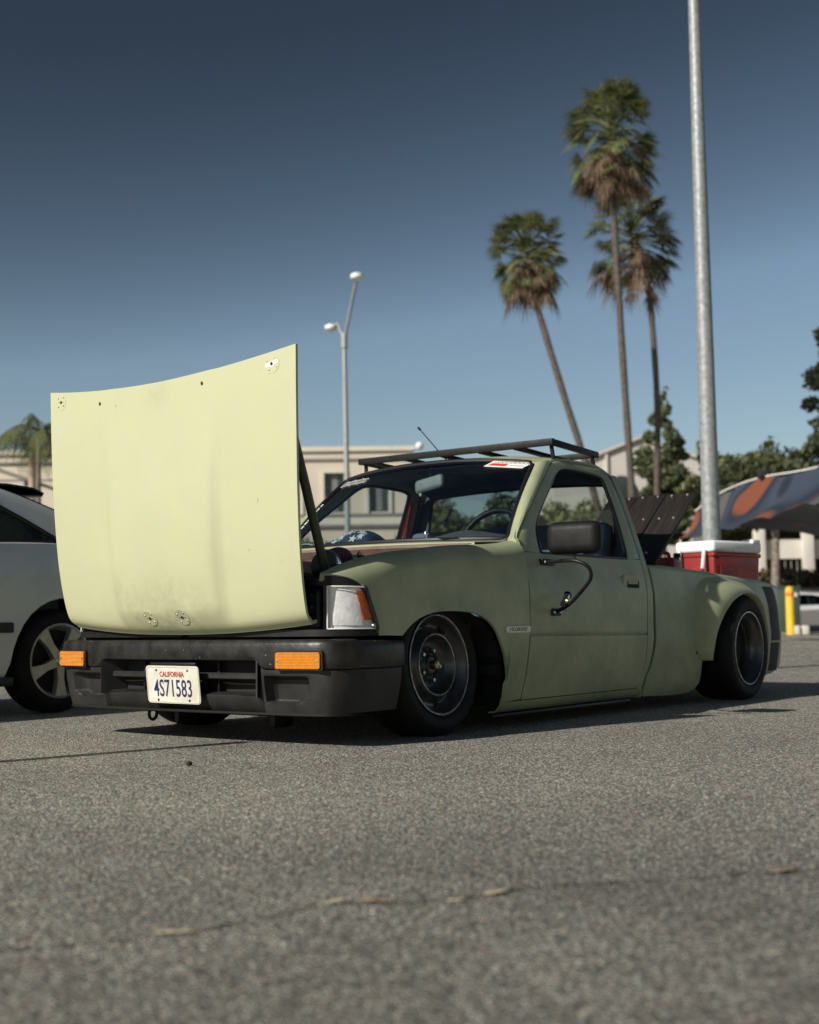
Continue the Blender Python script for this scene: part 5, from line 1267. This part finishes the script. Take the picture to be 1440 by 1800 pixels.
vbox('roof_deck', -34, .0, 60.4, 78, 8.2, 8.3, MT['ledge'], B)
for z0, z1, m_ in ((5.42, 5.54, 'ledge'), (4.92, 5.04, 'ledge'), (5.04, 5.42, 'trim')):
    vbox('string_course', -16, .25 if m_ == 'ledge' else .22, 59.84 if m_ == 'ledge' else 59.9, 60.0, z0, z1, MT[m_], B)  # dark ledge colour paints the shadow lines along the band
for zz in (7.95, 7.25): vbox('wall_groove', -34, -16, 59.97, 60.0, zz, zz+.07, MT['ledge'], B)
for w in WIN:
    wd = vbox('window', w-.44, w+.44, 60.22, 60.26, 5.62, 7.44, MT['winglass'], B)
    for l0, l1, z0, z1 in ((w-.62, w-.46, 5.55, 7.58), (w+.46, w+.62, 5.55, 7.58), (w-.46, w+.46, 7.44, 7.58)): vbox('frame', l0, l1, 59.9, 60.05, z0, z1, MT['trim'], wd)
    for l0, l1, z0, z1 in ((w-.03, w+.03, 5.62, 7.44), (w-.44, w+.44, 6.75, 6.81)): vbox('glazing_bar', l0, l1, 60.18, 60.22, z0, z1, MT['ledge'], wd)
    vbox('curtain', w-.16, w+.14, 60.21, 60.218, 5.7, 7.40, MT['curtain'], wd)
lb = vbox('lower_windows', -5.2, -3.4, 59.9, 60.0, 1.2, 3.4, MT['winglass'], B)
bm = bmesh.new(); bmesh.ops.create_uvsphere(bm, u_segments=14, v_segments=10, radius=.19)
for v in bm.verts: v.co += Vector((.50, 59.7, 8.62))
bm.transform(VM); sl_ = bmobj('roof_lamp', bm, MT['lampwhite'], B); tube('lamp_arm', [vp(.17, 59.9, 8.5), vp(.45, 59.75, 8.55)], .05, MT['lampgrey'], sl_)
# dark pitched shelter roof at the far left
S = vroot('shelter', -16.5, 50, 'dark pitched shelter roof behind the silver hatchback', 'shelter')
vsurf('shelter_roof', [[(-18.5, 49, 7.5), (-18.5, 52, 7.5)], [(-16.2, 49, 6.75), (-16.2, 52, 6.75)], [(-14.2, 49, 6.05), (-14.2, 52, 6.05)]], MT['ledge'], S, (-17, 50, 0), .12)
for l in (-18.2, -14.6):
    vbox('shelter_post', l-.08, l+.08, 49.4, 49.56, 0, 7.4 if l < -16 else 6.15, MT['ledge'], S)

# ---- white gabled hall on the right
Hh = vroot('gabled_hall', 14.5, 85, 'pale hall with low gable and arched window behind the palms', 'building')
G = []
def gz(l): return 12.45-abs(l-15.2)*.36 if l > 15.2 else 12.45-(15.2-l)*.38
ls = list(np.linspace(9.5, 21, 24))
vsurf('gable_wall', [[(l, 85, z*gz(l)) for z in (0, .25, .5, .75, 1.0)] for l in ls], MT['stucco_white'], Hh, (15, 90, 4), .5)
vsurf('hall_roof', [[(l, d, gz(l)+.10) for l in (9.2, 12, 15.2, 18, 21.3)] for d in (84.7, 95, 110)], MT['stucco_white'], Hh, (15, 90, 0), .2)
vbox('hall_side', 9.5, 9.9, 85.6, 110, 0, gz(9.6), MT['stucco_white'], Hh)
vbox('pilaster', 12.86, 13.02, 84.8, 85.0, 0, gz(13)-.02, MT['concrete'], Hh)
arc = [(13.9+1.15*math.cos(rad(a)), 8.35+1.6*math.sin(rad(a))) for a in range(0, 181, 12)]
V, F = prism_geo([(15.05, 5.5)]+arc+[(12.75+.0, 5.5)], .05, VM @ frame((0, 84.93, 0), (1, 0, 0), (0, 0, 1))); mesh('arched_window', V, F, MT['winglass'], Hh)

# ---- twin-head lamp post
Lp = vroot('lamp_post', -1.62, 34, 'tall grey lamp post with two round heads left of the cab', 'lamp post')
tube('post', [vp(-1.60, 34, 0), vp(-1.63, 34, 4), vp(-1.67, 34, 7.85)], [.085, .075, .062], MT['lampgrey'], Lp, 14)
tube('post_collar', [vp(-1.67, 34, 7.75), vp(-1.67, 34, 8.15)], .088, MT['lampgrey'], Lp, 14)
def lamp_head(tip, base, mid):
    a = tube('lamp_arm', [vp(*base), vp(*mid), vp(*tip)], .045, MT['lampgrey'], Lp, 10)
    c = Vector(tip); lathe('lamp_head', [(0, .12), (.10, .11), (.165, .07), (.175, .0), (.15, -.04), (.10, -.05), (.09, -.04)], 24, Matrix.Translation(vp(c.x, c.y, c.z+.02)), MT['lampwhite'], a)
    lathe('lamp_lens', [(0, -.11), (.05, -.10), (.085, -.05)], 18, Matrix.Translation(vp(c.x, c.y, c.z+.02)), MT['coolerwhite'], a)
lamp_head((-1.28, 33.0, 9.36), (-1.66, 34, 8.0), (-1.40, 33.4, 9.0))
lamp_head((-2.06, 34.7, 8.42), (-1.68, 34, 8.0), (-1.86, 34.4, 8.50))

# ---- galvanised pole just behind the truck
GP = vroot('galvanised_pole', 2.78, 12, 'thick galvanised steel pole rising behind the truck bed', 'pole')
tube('pole_shaft', [vp(2.785, 12, .30), vp(2.782, 12, 3), vp(2.778, 12, 6.5), vp(2.772, 12, 9.5)], [.088, .076, .055, .045], MT['galv'], GP, 28)
lathe('pole_base', [(0, .34), (.16, .34), (.26, .30), (.28, 0)], 28, Matrix.Translation(vp(2.785, 12, 0)), MT['concrete_grey'], GP)
V, F = lathe_geo([(.086, 0), (.110, .004), (.110, .02), (.088, .03)], 24, Matrix.Translation(vp(2.785, 12, .34))); mesh('base_flange', V, F, MT['galv'], GP)
tube('pole_arm', [vp(2.772, 12, 9.2), vp(2.4, 11.6, 9.5), vp(1.9, 11.2, 9.55)], .03, MT['galv'], GP, 10)
# short post out of frame whose shadow crosses the lot
sp_ = empty('sign_post', (3.75, -.50, 0)); tag(sp_, 'slim steel post standing on the asphalt left of the view', 'post')
tube('post_shaft', [(3.75, -.50, 0), (3.75, -.50, 1.92)], .038, MT['galv'], sp_, 14); lathe('post_cap', [(0, .03), (.03, .022), (.04, 0)], 14, Matrix.Translation((3.75, -.50, 1.92)), MT['galv'], sp_)

# ---- palms
def leaflet(base, d, nrm, L, w, droop, seg=3):
    V = []; F = []; d = Vector(d).normalized(); s = d.cross(nrm).normalized()
    for i in range(seg+1):
        u = i/seg; p = Vector(base)+d*(L*u)+Vector((0, 0, -droop*L*u*u)); ww = w*(1-u)**.6*(.5+u) if i < seg else 0.002
        V += [p-s*ww, p+s*ww]
    for i in range(seg): F.append((2*i, 2*i+1, 2*i+3, 2*i+2))
    return V, F
def fan_frond(c, az, el, pet, R, rng, droop, n=15):
    """fan-palm leaf: petiole plus radiating folded leaflets"""
    d = Vector((math.cos(az)*math.cos(el), math.sin(az)*math.cos(el), math.sin(el))); side = Vector((-math.sin(az), math.cos(az), 0)); nrm = side.cross(d)
    parts = []; tip = Vector(c)+d*pet+Vector((0, 0, -.10*pet))
    parts.append(tube_geo([c, Vector(c)+d*pet*.5, tip], [.035, .025, .018], 4))
    V = []; F = []; A0 = 1.75; m0 = .46; eb = el-rng.uniform(.10, .85); ro_ = rng.uniform(-.6, .6)
    d = Vector((math.cos(az)*math.cos(eb), math.sin(az)*math.cos(eb), math.sin(eb))); side = (side*math.cos(ro_)+side.cross(d)*math.sin(ro_)).normalized(); nrm = side.cross(d)      # blade hangs below the petiole
    def pt(a, r):
        q = d*math.cos(a)+side*math.sin(a); return tip+q*r+nrm*(.10*r*math.cos(a*1.0))*0+Vector((0, 0, -droop*r*r/R))
    for k in range(n):
        a0, a1 = lerp(-A0, A0, k/n), lerp(-A0, A0, (k+1)/n); am = (a0+a1)/2; Lk = R*(1-.22*abs(am)/A0)*rng.uniform(.88, 1.06); i = len(V)
        V += [tip, pt(a0, Lk*m0)+nrm*.03*(k % 2), pt(am, Lk*m0*1.02)+nrm*.03*((k+1) % 2), pt(a1, Lk*m0)+nrm*.03*(k % 2), pt(am, Lk)]
        F += [(i, i+1, i+2), (i, i+2, i+3), (i+1, i+4, i+2), (i+2, i+4, i+3)]
    parts.append((V, F))
    return merge(parts)
def fan_palm(name, label, trunk, crown, top, R, n_green, n_dead, skirt, seed, rt=.17):
    rng = random.Random(seed); t = vroot(name, trunk[0][0], trunk[0][1], label, 'palm tree', 'tall fan palms')
    path = catmull([tuple(vp(*p)) for p in trunk], 22); rr = [rt*(1.35-.5*min(1, i/6)-.12*i/21) for i in range(22)]
    rr = [r*(1+.05*math.sin(i*2.3)) for i, r in enumerate(rr)]
    tube('trunk', path, rr, MT['trunk'], t, 12)
    C = vp(*crown); parts = []
    for k in range(n_green):
        az = rng.uniform(0, 2*math.pi); q = (k+.5)/n_green
        e = lerp(1.45, -.55, q**.85)+rng.uniform(-.2, .2); zz = -skirt*.65*max(0, q-.35)/.65
        parts.append(fan_frond(C+Vector((0, 0, zz+rng.uniform(-.1, .25))), az, e, R*rng.uniform(.48, .72), R*rng.uniform(.30, .40), rng, .18, 13))
    V, F = merge(parts); mesh('crown', V, F, MT['palmgreen'], t, False)
    parts = []
    for k in range(n_dead):
        az = rng.uniform(0, 2*math.pi); e = rng.uniform(-.9, .0); zz = -rng.uniform(.25, 1.0)*skirt
        parts.append(fan_frond(C+Vector((0, 0, zz)), az, e, R*rng.uniform(.34, .62), R*rng.uniform(.26, .36), rng, 1.0, 10))
    V, F = merge(parts); mesh('dead_fronds', V, F, MT['palmdead'], t, False)
    return t
fan_palm('palm_tree', 'tallest fan palm with long brown skirt of dead fronds', [(8.80, 50, 0), (8.57, 50, 5.7), (8.30, 50, 12.4), (8.08, 50, 18.9)], (8.13, 50, 19.9), 21.6, 2.15, 125, 44, 1.9, 11)
fan_palm('palm_tree', 'leaning fan palm nearest the cab roof', [(8.3, 50, 0), (7.3, 50, 4.6), (6.73, 50, 6.86), (6.02, 50, 9.3), (5.09, 50, 12.7), (4.80, 50, 14.3)], (4.72, 50, 15.0), 16.5, 1.85, 104, 32, 1.3, 23)
fan_palm('palm_tree', 'fan palm with open crown just behind the tallest palm', [(10.4, 55, 0), (10.51, 55, 6.0), (10.62, 55, 9.9), (10.36, 55, 15.0), (9.80, 55, 17.0)], (9.72, 55, 17.2), 19.2, 2.3, 84, 28, 1.6, 37)

def feather_palm(label, trunk, crown, R, n, seed, rt, tm):
    rng = random.Random(seed); t = vroot('feather_palm', trunk[0][0], trunk[0][1], label, 'palm tree', 'feather palms by the building')
    tube('trunk', catmull([tuple(vp(*p)) for p in trunk], 14), [rt*(1.2-.4*i/13) for i in range(14)], tm, t, 12)
    C = vp(*crown); parts = []
    for k in range(n):
        az = rng.uniform(0, 2*math.pi); el = rng.uniform(.15, 1.35); L = R*rng.uniform(.85, 1.1); d = Vector((math.cos(az)*math.cos(el), math.sin(az)*math.cos(el), math.sin(el))); pts = []
        for i in range(13): u = i/12; pts.append(C+d*L*u+Vector((0, 0, -L*(.75 if el > .5 else .55)*u*u)))
        parts.append(tube_geo(pts, [.03*(1-i/13)+.006 for i in range(13)], 4))
        for i in range(1, 13):
            ax_ = (pts[i]-pts[i-1]).normalized(); sd = ax_.cross(Vector((0, 0, 1))).normalized()
            for sgn in (1, -1):
                for q in (0, .5):
                    p = pts[i-1].lerp(pts[i], q); parts.append(leaflet(p, sd*sgn*.8+ax_*.6+Vector((0, 0, -.25)), Vector((0, 0, 1)), R*.34*rng.uniform(.8, 1.15), .013, .8, 2))
    V, F = merge(parts); mesh('crown', V, F, MT['palmgreen'], t, False); return t
MT['palmshaft'] = mat('pale_palm_trunk', (0.40, 0.30, 0.22), 0.8, vary=0.2, scale=5)
feather_palm('feather palm with pale trunk above the hatchback', [(-13.05, 45, 0), (-13.08, 45, 3), (-13.08, 45, 6.6)], (-13.1, 45, 6.7), 2.0, 15, 3, .16, MT['palmshaft'])
feather_palm('feather palm with slim dark trunk beside the open hood', [(-12.6, 44, 0), (-12.58, 44, 4), (-12.6, 44, 7.0)], (-12.55, 44, 7.1), 1.9, 13, 9, .10, MT['bark'])

# ---- broadleaf trees, conifers and shrubs
def leaf_cloud(blobs, n, size, seed, flat=0.0):
    rng = np.random.default_rng(seed); V = []; F = []; w = np.array([b[3]*b[4]*b[5] for b in blobs])**.75; w /= w.sum()
    for bi, b in enumerate(blobs):
        m_ = int(n*w[bi])+1
        for _ in range(m_):
            d = rng.normal(size=3); d /= np.linalg.norm(d); r = rng.uniform(.25, 1)**.45*rng.uniform(.85, 1.08)
            c = np.array(b[:3])+d*r*np.array(b[3:6]); nrm = d*.6+rng.normal(size=3)*.7; nrm /= np.linalg.norm(nrm)
            a = np.cross(nrm, rng.normal(size=3)); a /= np.linalg.norm(a); e = np.cross(nrm, a); s = size*rng.uniform(.6, 1.3)
            k = len(V); V += [c-a*s-e*s*.5, c+a*s*.2-e*s*.6, c+a*s+e*s*.5, c-a*s*.3+e*s*.6]; F.append((k, k+1, k+2, k+3))
    return [tuple(vp(*v)) for v in V], F
def tree(name, label, cat, base, blobs, n, size, seed, m_, h_tr, rt, group=None, limbs=4):
    t = vroot(name, base[0], base[1], label, cat, group, base[2]); rng = random.Random(seed)
    parts = [tube_geo([vp(base[0], base[1], base[2]), vp(base[0]+rng.uniform(-.1, .1), base[1], base[2]+h_tr*.5), vp(base[0]+rng.uniform(-.2, .2), base[1], base[2]+h_tr)], [rt*1.2, rt*.9, rt*.5], 10)]
    for b in blobs[:limbs]: parts.append(tube_geo([vp(base[0], base[1], base[2]+h_tr*rng.uniform(.5, .9)), vp(*(lerp(np.array((base[0], base[1], base[2]+h_tr)), np.array(b[:3]), .5)+np.array((0, 0, .1)))), vp(*b[:3])], [rt*.5, rt*.32, rt*.12], 6))
    V, F = merge(parts); mesh('trunk', V, F, MT['bark'], t)
    V, F = leaf_cloud(blobs, n, size, seed); mesh('crown', V, F, m_, t, False); return t
def clumps(c, r, k, seed, rs=(.35, .6)):
    rng = random.Random(seed); out = []
    for _ in range(k):
        a, e, q = rng.uniform(0, 6.28), rng.uniform(-1, 1), rng.uniform(.3, .85); s = rng.uniform(*rs)
        out.append((c[0]+r[0]*q*math.cos(a)*math.cos(e), c[1]+r[1]*q*math.sin(a)*math.cos(e), c[2]+r[2]*q*math.sin(e), r[0]*s, r[1]*s, r[2]*s))
    return out
# conifer right of the palms
bl = []
rng_ = random.Random(6)
for z in np.linspace(4.2, 10.9, 15):
    wd = pch([4, 6, 8, 9.5, 11], [1.5, 1.55, 1.25, .75, .2])(z)
    for _ in range(3): bl.append((11.75+rng_.uniform(-1, 1)*wd*.75, 60+rng_.uniform(-.8, .8), z+rng_.uniform(-.2, .3), wd*.42, wd*.42, .30))
tree('conifer_tree', 'narrow dark conifer behind the palm trunks', 'tree', (11.7, 60, 0), bl, 6500, .13, 4, MT['pinegreen'], 10.5, .18)
bl = []
for z in np.linspace(3.5, 14.2, 20):
    wd = pch([3, 7, 11, 14.3], [1.6, 1.8, 1.3, .25])(z)
    for _ in range(3): bl.append((19.3+rng_.uniform(-1, 1)*wd*.75, 58+rng_.uniform(-.8, .8), z+rng_.uniform(-.2, .3), wd*.42, wd*.42, .32))
tree('conifer_tree', 'tall dark conifer cut by the right edge of the view', 'tree', (19.3, 58, 0), bl, 6500, .14, 14, MT['pinegreen'], 12.5, .2)
tree('leafy_tree', 'bright green bushy tree directly behind the galvanised pole', 'tree', (14.9, 63, 0), clumps((14.9, 63, 6.6), (1.8, 1.7, 2.2), 16, 1)+[(14.5, 63, 8.6, .5, .5, .9)], 6500, .15, 21, MT['leafgreen'], 5.5, .2, 'trees beyond the canopy')
tree('leafy_tree', 'bright green bushy tree above the printed canopy', 'tree', (17.2, 62, 0), clumps((17.2, 62, 6.6), (1.9, 1.8, 2.0), 16, 2)+[(17.3, 62, 8.5, .45, .45, .7)], 6500, .15, 22, MT['leafgreen'], 5.5, .2, 'trees beyond the canopy')
tree('shade_tree', 'dark shade tree with mottled trunk under the canopy edge', 'tree', (12.85, 46, 1.2), clumps((12.4, 46.5, 4.9), (2.0, 1.5, 1.2), 16, 3), 6000, .12, 23, MT['leafdark'], 4.2, .14)
tree('shade_tree', 'dark shade tree beside the white parking deck', 'tree', (15.9, 48, 1.6), clumps((15.2, 48.5, 5.0), (1.7, 1.4, .75), 12, 5), 3500, .12, 24, MT['leafdark'], 3.6, .13)
for i, (l, z, w, h, lab) in enumerate([(1.9, 3.6, 1.7, 2.2, 'round green tree seen through the windscreen'), (4.6, 3.5, 1.6, 2.4, 'round green tree seen through the rear window'), (6.6, 3.4, 1.5, 2.6, 'green tree seen through the open door window'), (8.9, 3.2, 1.5, 2.2, 'green tree hidden mostly behind the cab pillar')]):
    tree('leafy_tree', lab, 'tree', (l, 55, 0), clumps((l, 55, z), (w, w*.9, h), 15, 30+i), 5500, .14, 40+i, MT['leafdark'] if i % 2 else MT['leafgreen'], 3.0, .16, 'trees behind the cab')
def shrub(label, l, d, z, w, h, n, seed, m_, group, z0=0.0, dp=None):
    t = vroot('shrub', l, d, label, 'shrub', group, z0); V, F = leaf_cloud(clumps((l, d, z0+h*.5), (w, dp or w*.8, h*.5), 12, seed, (.45, .7)), n, .09, seed); mesh('foliage', V, F, m_, t, False)
    tube('stem', [vp(l, d, z0), vp(l, d, z0+h*.5)], .05, MT['bark'], t, 6)
shrub('dark shrub in front of the beige building left of the lamp post', -3.6, 45, 0, 1.0, 3.75, 2600, 51, MT['leafdark'], 'shrubs before the building')
shrub('small dark shrub in front of the beige building right of the lamp post', -.55, 45, 0, .5, 3.5, 1400, 52, MT['leafdark'], 'shrubs before the building')

# ---- rising ground, kerb, hedge and parking deck on the right
MT['roadfar'] = mat('far_asphalt', (0.150, 0.145, 0.135), 0.9, vary=0.12, scale=0.8)
MT['sidewalk'] = mat('pink_sidewalk', (0.36, 0.28, 0.23), 0.85, vary=0.1, scale=0.8)
MT['redkerb'] = mat('red_kerb', (0.33, 0.075, 0.06), 0.7, vary=0.2, scale=3)
MT['yellow'] = mat('yellow_paint', (0.78, 0.50, 0.035), 0.5, vary=0.06, scale=4)
MT['boxgreen'] = mat('cabinet_green', (0.055, 0.085, 0.060), 0.55, vary=0.1, scale=3)
MT['lotline'] = mat('lot_line_white', (0.50, 0.49, 0.46), 0.8, scale=6, col2=(0.25, 0.24, 0.23))
o = vsurf('sloping_road', [[(10.2+.02*(d-30), d, z) for d, z in ((38.5, .006), (40, .08), (42, .42), (44.8, 1.14))], [(40, d, z) for d, z in ((38.5, .006), (40, .08), (42, .42), (44.8, 1.14))]], MT['roadfar'], None, (20, 42, -5)); tag(o, kind='structure')
o = vbox('kerb', 10.4, 40, 44.7, 44.95, 1.0, 1.30, MT['redkerb'], None, .03); tag(o, kind='structure')
o = vsurf('sidewalk', [[(10.4, d, z) for d, z in ((44.95, 1.285), (48, 1.46), (49.5, 1.62), (54, 2.1), (70, 2.3))], [(40, d, z) for d, z in ((44.95, 1.285), (48, 1.46), (49.5, 1.62), (54, 2.1), (70, 2.3))]], MT['sidewalk'], None, (20, 50, -5)); tag(o, kind='structure')
o = vsurf('terrain', [[(10.3, 38.4, -.4), (10.3, 44.7, -.3), (10.3, 70, -.3)], [(10.36, 38.5, 0), (10.38, 44.7, 1.12), (10.4, 70, 2.28)]], MT['sidewalk'], None, (15, 50, 1), .05); tag(o, kind='structure')
hd = vroot('hedge', 15.5, 49.8, 'dry brown hedge along the foot of the parking deck', 'hedge', None, 1.6)
V, F = leaf_cloud([(11.5+.55*k, 49.9+.15*math.sin(k*2.1), 1.98+.05*math.sin(k*1.7), .5, .45, .42) for k in range(20)], 7000, .09, 61); mesh('foliage', V, F, MT['hedge'], hd, False)
PS = vroot('parking_deck', 18, 54, 'white concrete parking deck with dark open levels at the right edge', 'building', None, 2.0)
for z0, z1 in ((2.95, 3.72), (4.55, 5.45)): vbox('spandrel', 14.3, 32, 54, 54.35, z0, z1, MT['concrete'], PS)
for l in (14.45, 16.45, 19.6, 23.5): vbox('column', l-.23, l+.23, 53.7, 54.02, 2.0, 5.40, MT['concrete'], PS, .03)
for z in (2.0, 3.6, 5.3): vbox('deck_slab', 14.2, 32, 54.4, 66, z, z+.18, MT['concrete_grey'], PS)
vbox('deck_back', 14.2, 32, 65, 65.3, 2.1, 5.4, MT['ledge'], PS)
for k in range(24): vbox('grille_bar', 14.8+.25*k, 14.83+.25*k, 54.1, 54.13, 2.15, 2.95, MT['concrete_grey'], PS)
# ---- bollard, cabinet, blocks
bo = vroot('bollard', 11.03, 38, 'yellow steel bollard behind the truck tail', 'bollard')
lathe('bollard_post', [(.125, 0), (.125, 1.28), (.11, 1.36), (.06, 1.40), (0, 1.41)], 20, Matrix.Translation(vp(11.03, 38, 0)), MT['yellow'], bo)
lathe('bollard_band', [(.128, 1.12), (.131, 1.13), (.131, 1.22), (.128, 1.23)], 20, Matrix.Translation(vp(11.03, 38, 0)), MT['ropeorange'], bo)
ub = vroot('utility_cabinet', 11.2, 39.2, 'dark green utility cabinet behind the yellow bollard', 'cabinet')
vbox('cabinet_body', 10.85, 11.63, 39.0, 39.7, .05, 1.38, MT['boxgreen'], ub, .02); vbox('cabinet_roof', 10.82, 11.66, 38.97, 39.73, 1.38, 1.44, MT['boxgreen'], ub, .01); vbox('cabinet_label', 11.46, 11.54, 38.985, 38.999, 1.12, 1.24, MT['white'], ub); vbox('cabinet_plinth', 10.8, 11.68, 38.95, 39.75, 0, .06, MT['concrete_grey'], ub)
def block(l, w, lab):
    b_ = vbox('concrete_block', l-w/2, l+w/2, 37.6, 37.85, 0, .27, MT['concrete'], None, .04); tag(b_, lab, 'block', 'white blocks by the bollard')
block(11.13, .13, 'narrow white block at the foot of the bollard'); block(11.36, .19, 'wider white block right of the bollard')
far = copy_tree(hatch); far.location = vp(14.25, 41.5, 0); far.rotation_euler = (0, 0, math.atan2(-VR.y, -VR.x)+.12)
far['label'] = 'distant silver car cut off by the right edge near the bollard'
for l0, d0, l1, d1 in ((2.0, 23.5, 13, 22.2), (3.0, 16.6, 9, 15.8)):
    a, b_ = vp(l0, d0, .004), vp(l1, d1, .004); n_ = (b_-a).normalized().cross(Vector((0, 0, 1)))*.055
    V = [a-n_, a+n_, b_+n_, b_-n_]; o = mesh('stall_line', V, [(0, 1, 2, 3)], MT['lotline']); tag(o, kind='structure')

# ---- printed pop-up canopy
def canopy_material():
    m, t, b = nodes_of('printed_fabric'); tc = t.nodes.new('ShaderNodeTexCoord'); n = t.nodes.new('ShaderNodeTexNoise'); n.inputs['Scale'].default_value = .40; n.inputs['Detail'].default_value = 1.0; n.inputs['Distortion'].default_value = 1.0
    mp = t.nodes.new('ShaderNodeMapping'); mp.inputs['Location'].default_value = (3.1, 1.7, .6); t.links.new(tc.outputs['Object'], mp.inputs['Vector']); t.links.new(mp.outputs['Vector'], n.inputs['Vector'])
    r = t.nodes.new('ShaderNodeValToRGB'); cr = r.color_ramp; cr.interpolation = 'EASE'
    cr.elements[0].position = 0; cr.elements[0].color = (.10, .098, .092, 1); cr.elements[1].position = .36; cr.elements[1].color = (.21, .065, .03, 1)
    for p, c in ((.415, (.018, .026, .042)), (.57, (.045, .062, .09)), (.60, (.018, .026, .042)), (.70, (.10, .10, .098))):
        e = cr.elements.new(p); e.color = (*c, 1)
    t.links.new(n.outputs['Fac'], r.inputs['Fac']); t.links.new(r.outputs['Color'], b.inputs['Base Color']); b.inputs['Roughness'].default_value = .55; return m
MT['canopy'] = canopy_material()
CN = vroot('printed_canopy', 6.6, 22, 'blue and orange printed canopy stretched at the right edge', 'canopy')
eave = [(5.70, 27.6, 2.18), (5.85, 26.2, 2.18), (5.95, 24, 2.17), (6.0, 21.5, 2.19), (6.02, 19.1, 2.2), (6.05, 17.0, 2.2)]
ridge = [(5.95, 27.0, 2.70), (6.30, 26.2, 3.00), (6.60, 24.5, 3.10), (6.85, 22.3, 3.00), (7.0, 20, 2.95), (7.1, 17.6, 2.9)]
right = [(9.2, 27.6, 2.18), (9.2, 26.2, 2.18), (9.1, 24, 2.17), (8.8, 21.5, 2.19), (8.8, 19.1, 2.2), (8.8, 17.0, 2.2)]
E_, R_, T_ = catmull(eave, 24), catmull(ridge, 24), catmull(right, 24); G = []
for a, b_, c in zip(E_, R_, T_):
    row = [lerp(a, b_, q)+np.array((0.05*math.sin(math.pi*q), 0, -.10*math.sin(math.pi*q))) for q in np.linspace(0, 1, 8)]+[lerp(b_, c, q)+np.array((0, 0, -.10*math.sin(math.pi*q))) for q in np.linspace(.14, 1, 7)]
    G.append([(p[0], p[1], p[2]+.035*math.sin(p[1]*2.6+p[0]*3)+.02*math.sin(p[1]*5.1-p[0]*4)) for p in row])
vsurf('canopy_roof', G, MT['canopy'], CN, (7.2, 22, 0), .01)
V, F = tube_geo([vp(p[0]-.01, p[1], p[2]+.02) for p in R_[:14]], .018, 8); mesh('canopy_edge_rope', V, F, MT['white'], CN)
for (l, d, z) in (eave[0], eave[5], right[0], right[5]): tube('canopy_leg', [vp(l+.04, d, 0), vp(l+.04, d, z)], .022, MT['white'], CN, 8)
for (l, d, z) in ((6.63, 24.2, 3.10), (6.92, 21.2, 2.97)): vbox('canopy_cap', l-.12, l+.12, d-.1, d+.1, z-.02, z+.14, MT['dark'], CN, .04)

# ---- unseen row of trees, added to darken the truck's shaded side
for i, (x, y, h) in enumerate([(-9.0, 15.5, 5.2), (-5.2, 14.6, 5.8), (-1.5, 15.2, 5.4), (2.6, 14.8, 6.0), (6.6, 15.6, 5.5), (10.4, 15.0, 5.8)]):
    q = VM.inverted() @ Vector((x, y, 0)); l, d = q.x, q.y
    tree('added_shade_tree', ['added shade tree at the far end of the unseen row', 'second added shade tree of the unseen row', 'third added shade tree of the unseen row', 'fourth added shade tree of the unseen row', 'fifth added shade tree of the unseen row', 'last added shade tree of the unseen row'][i], 'tree', (l, d, 0), clumps((l, d, h*.58), (2.3, 2.0, h*.46), 12, 70+i), 1800, .26, 80+i, MT['leafdark'], h*.5, .16, 'added unseen trees shading the truck')
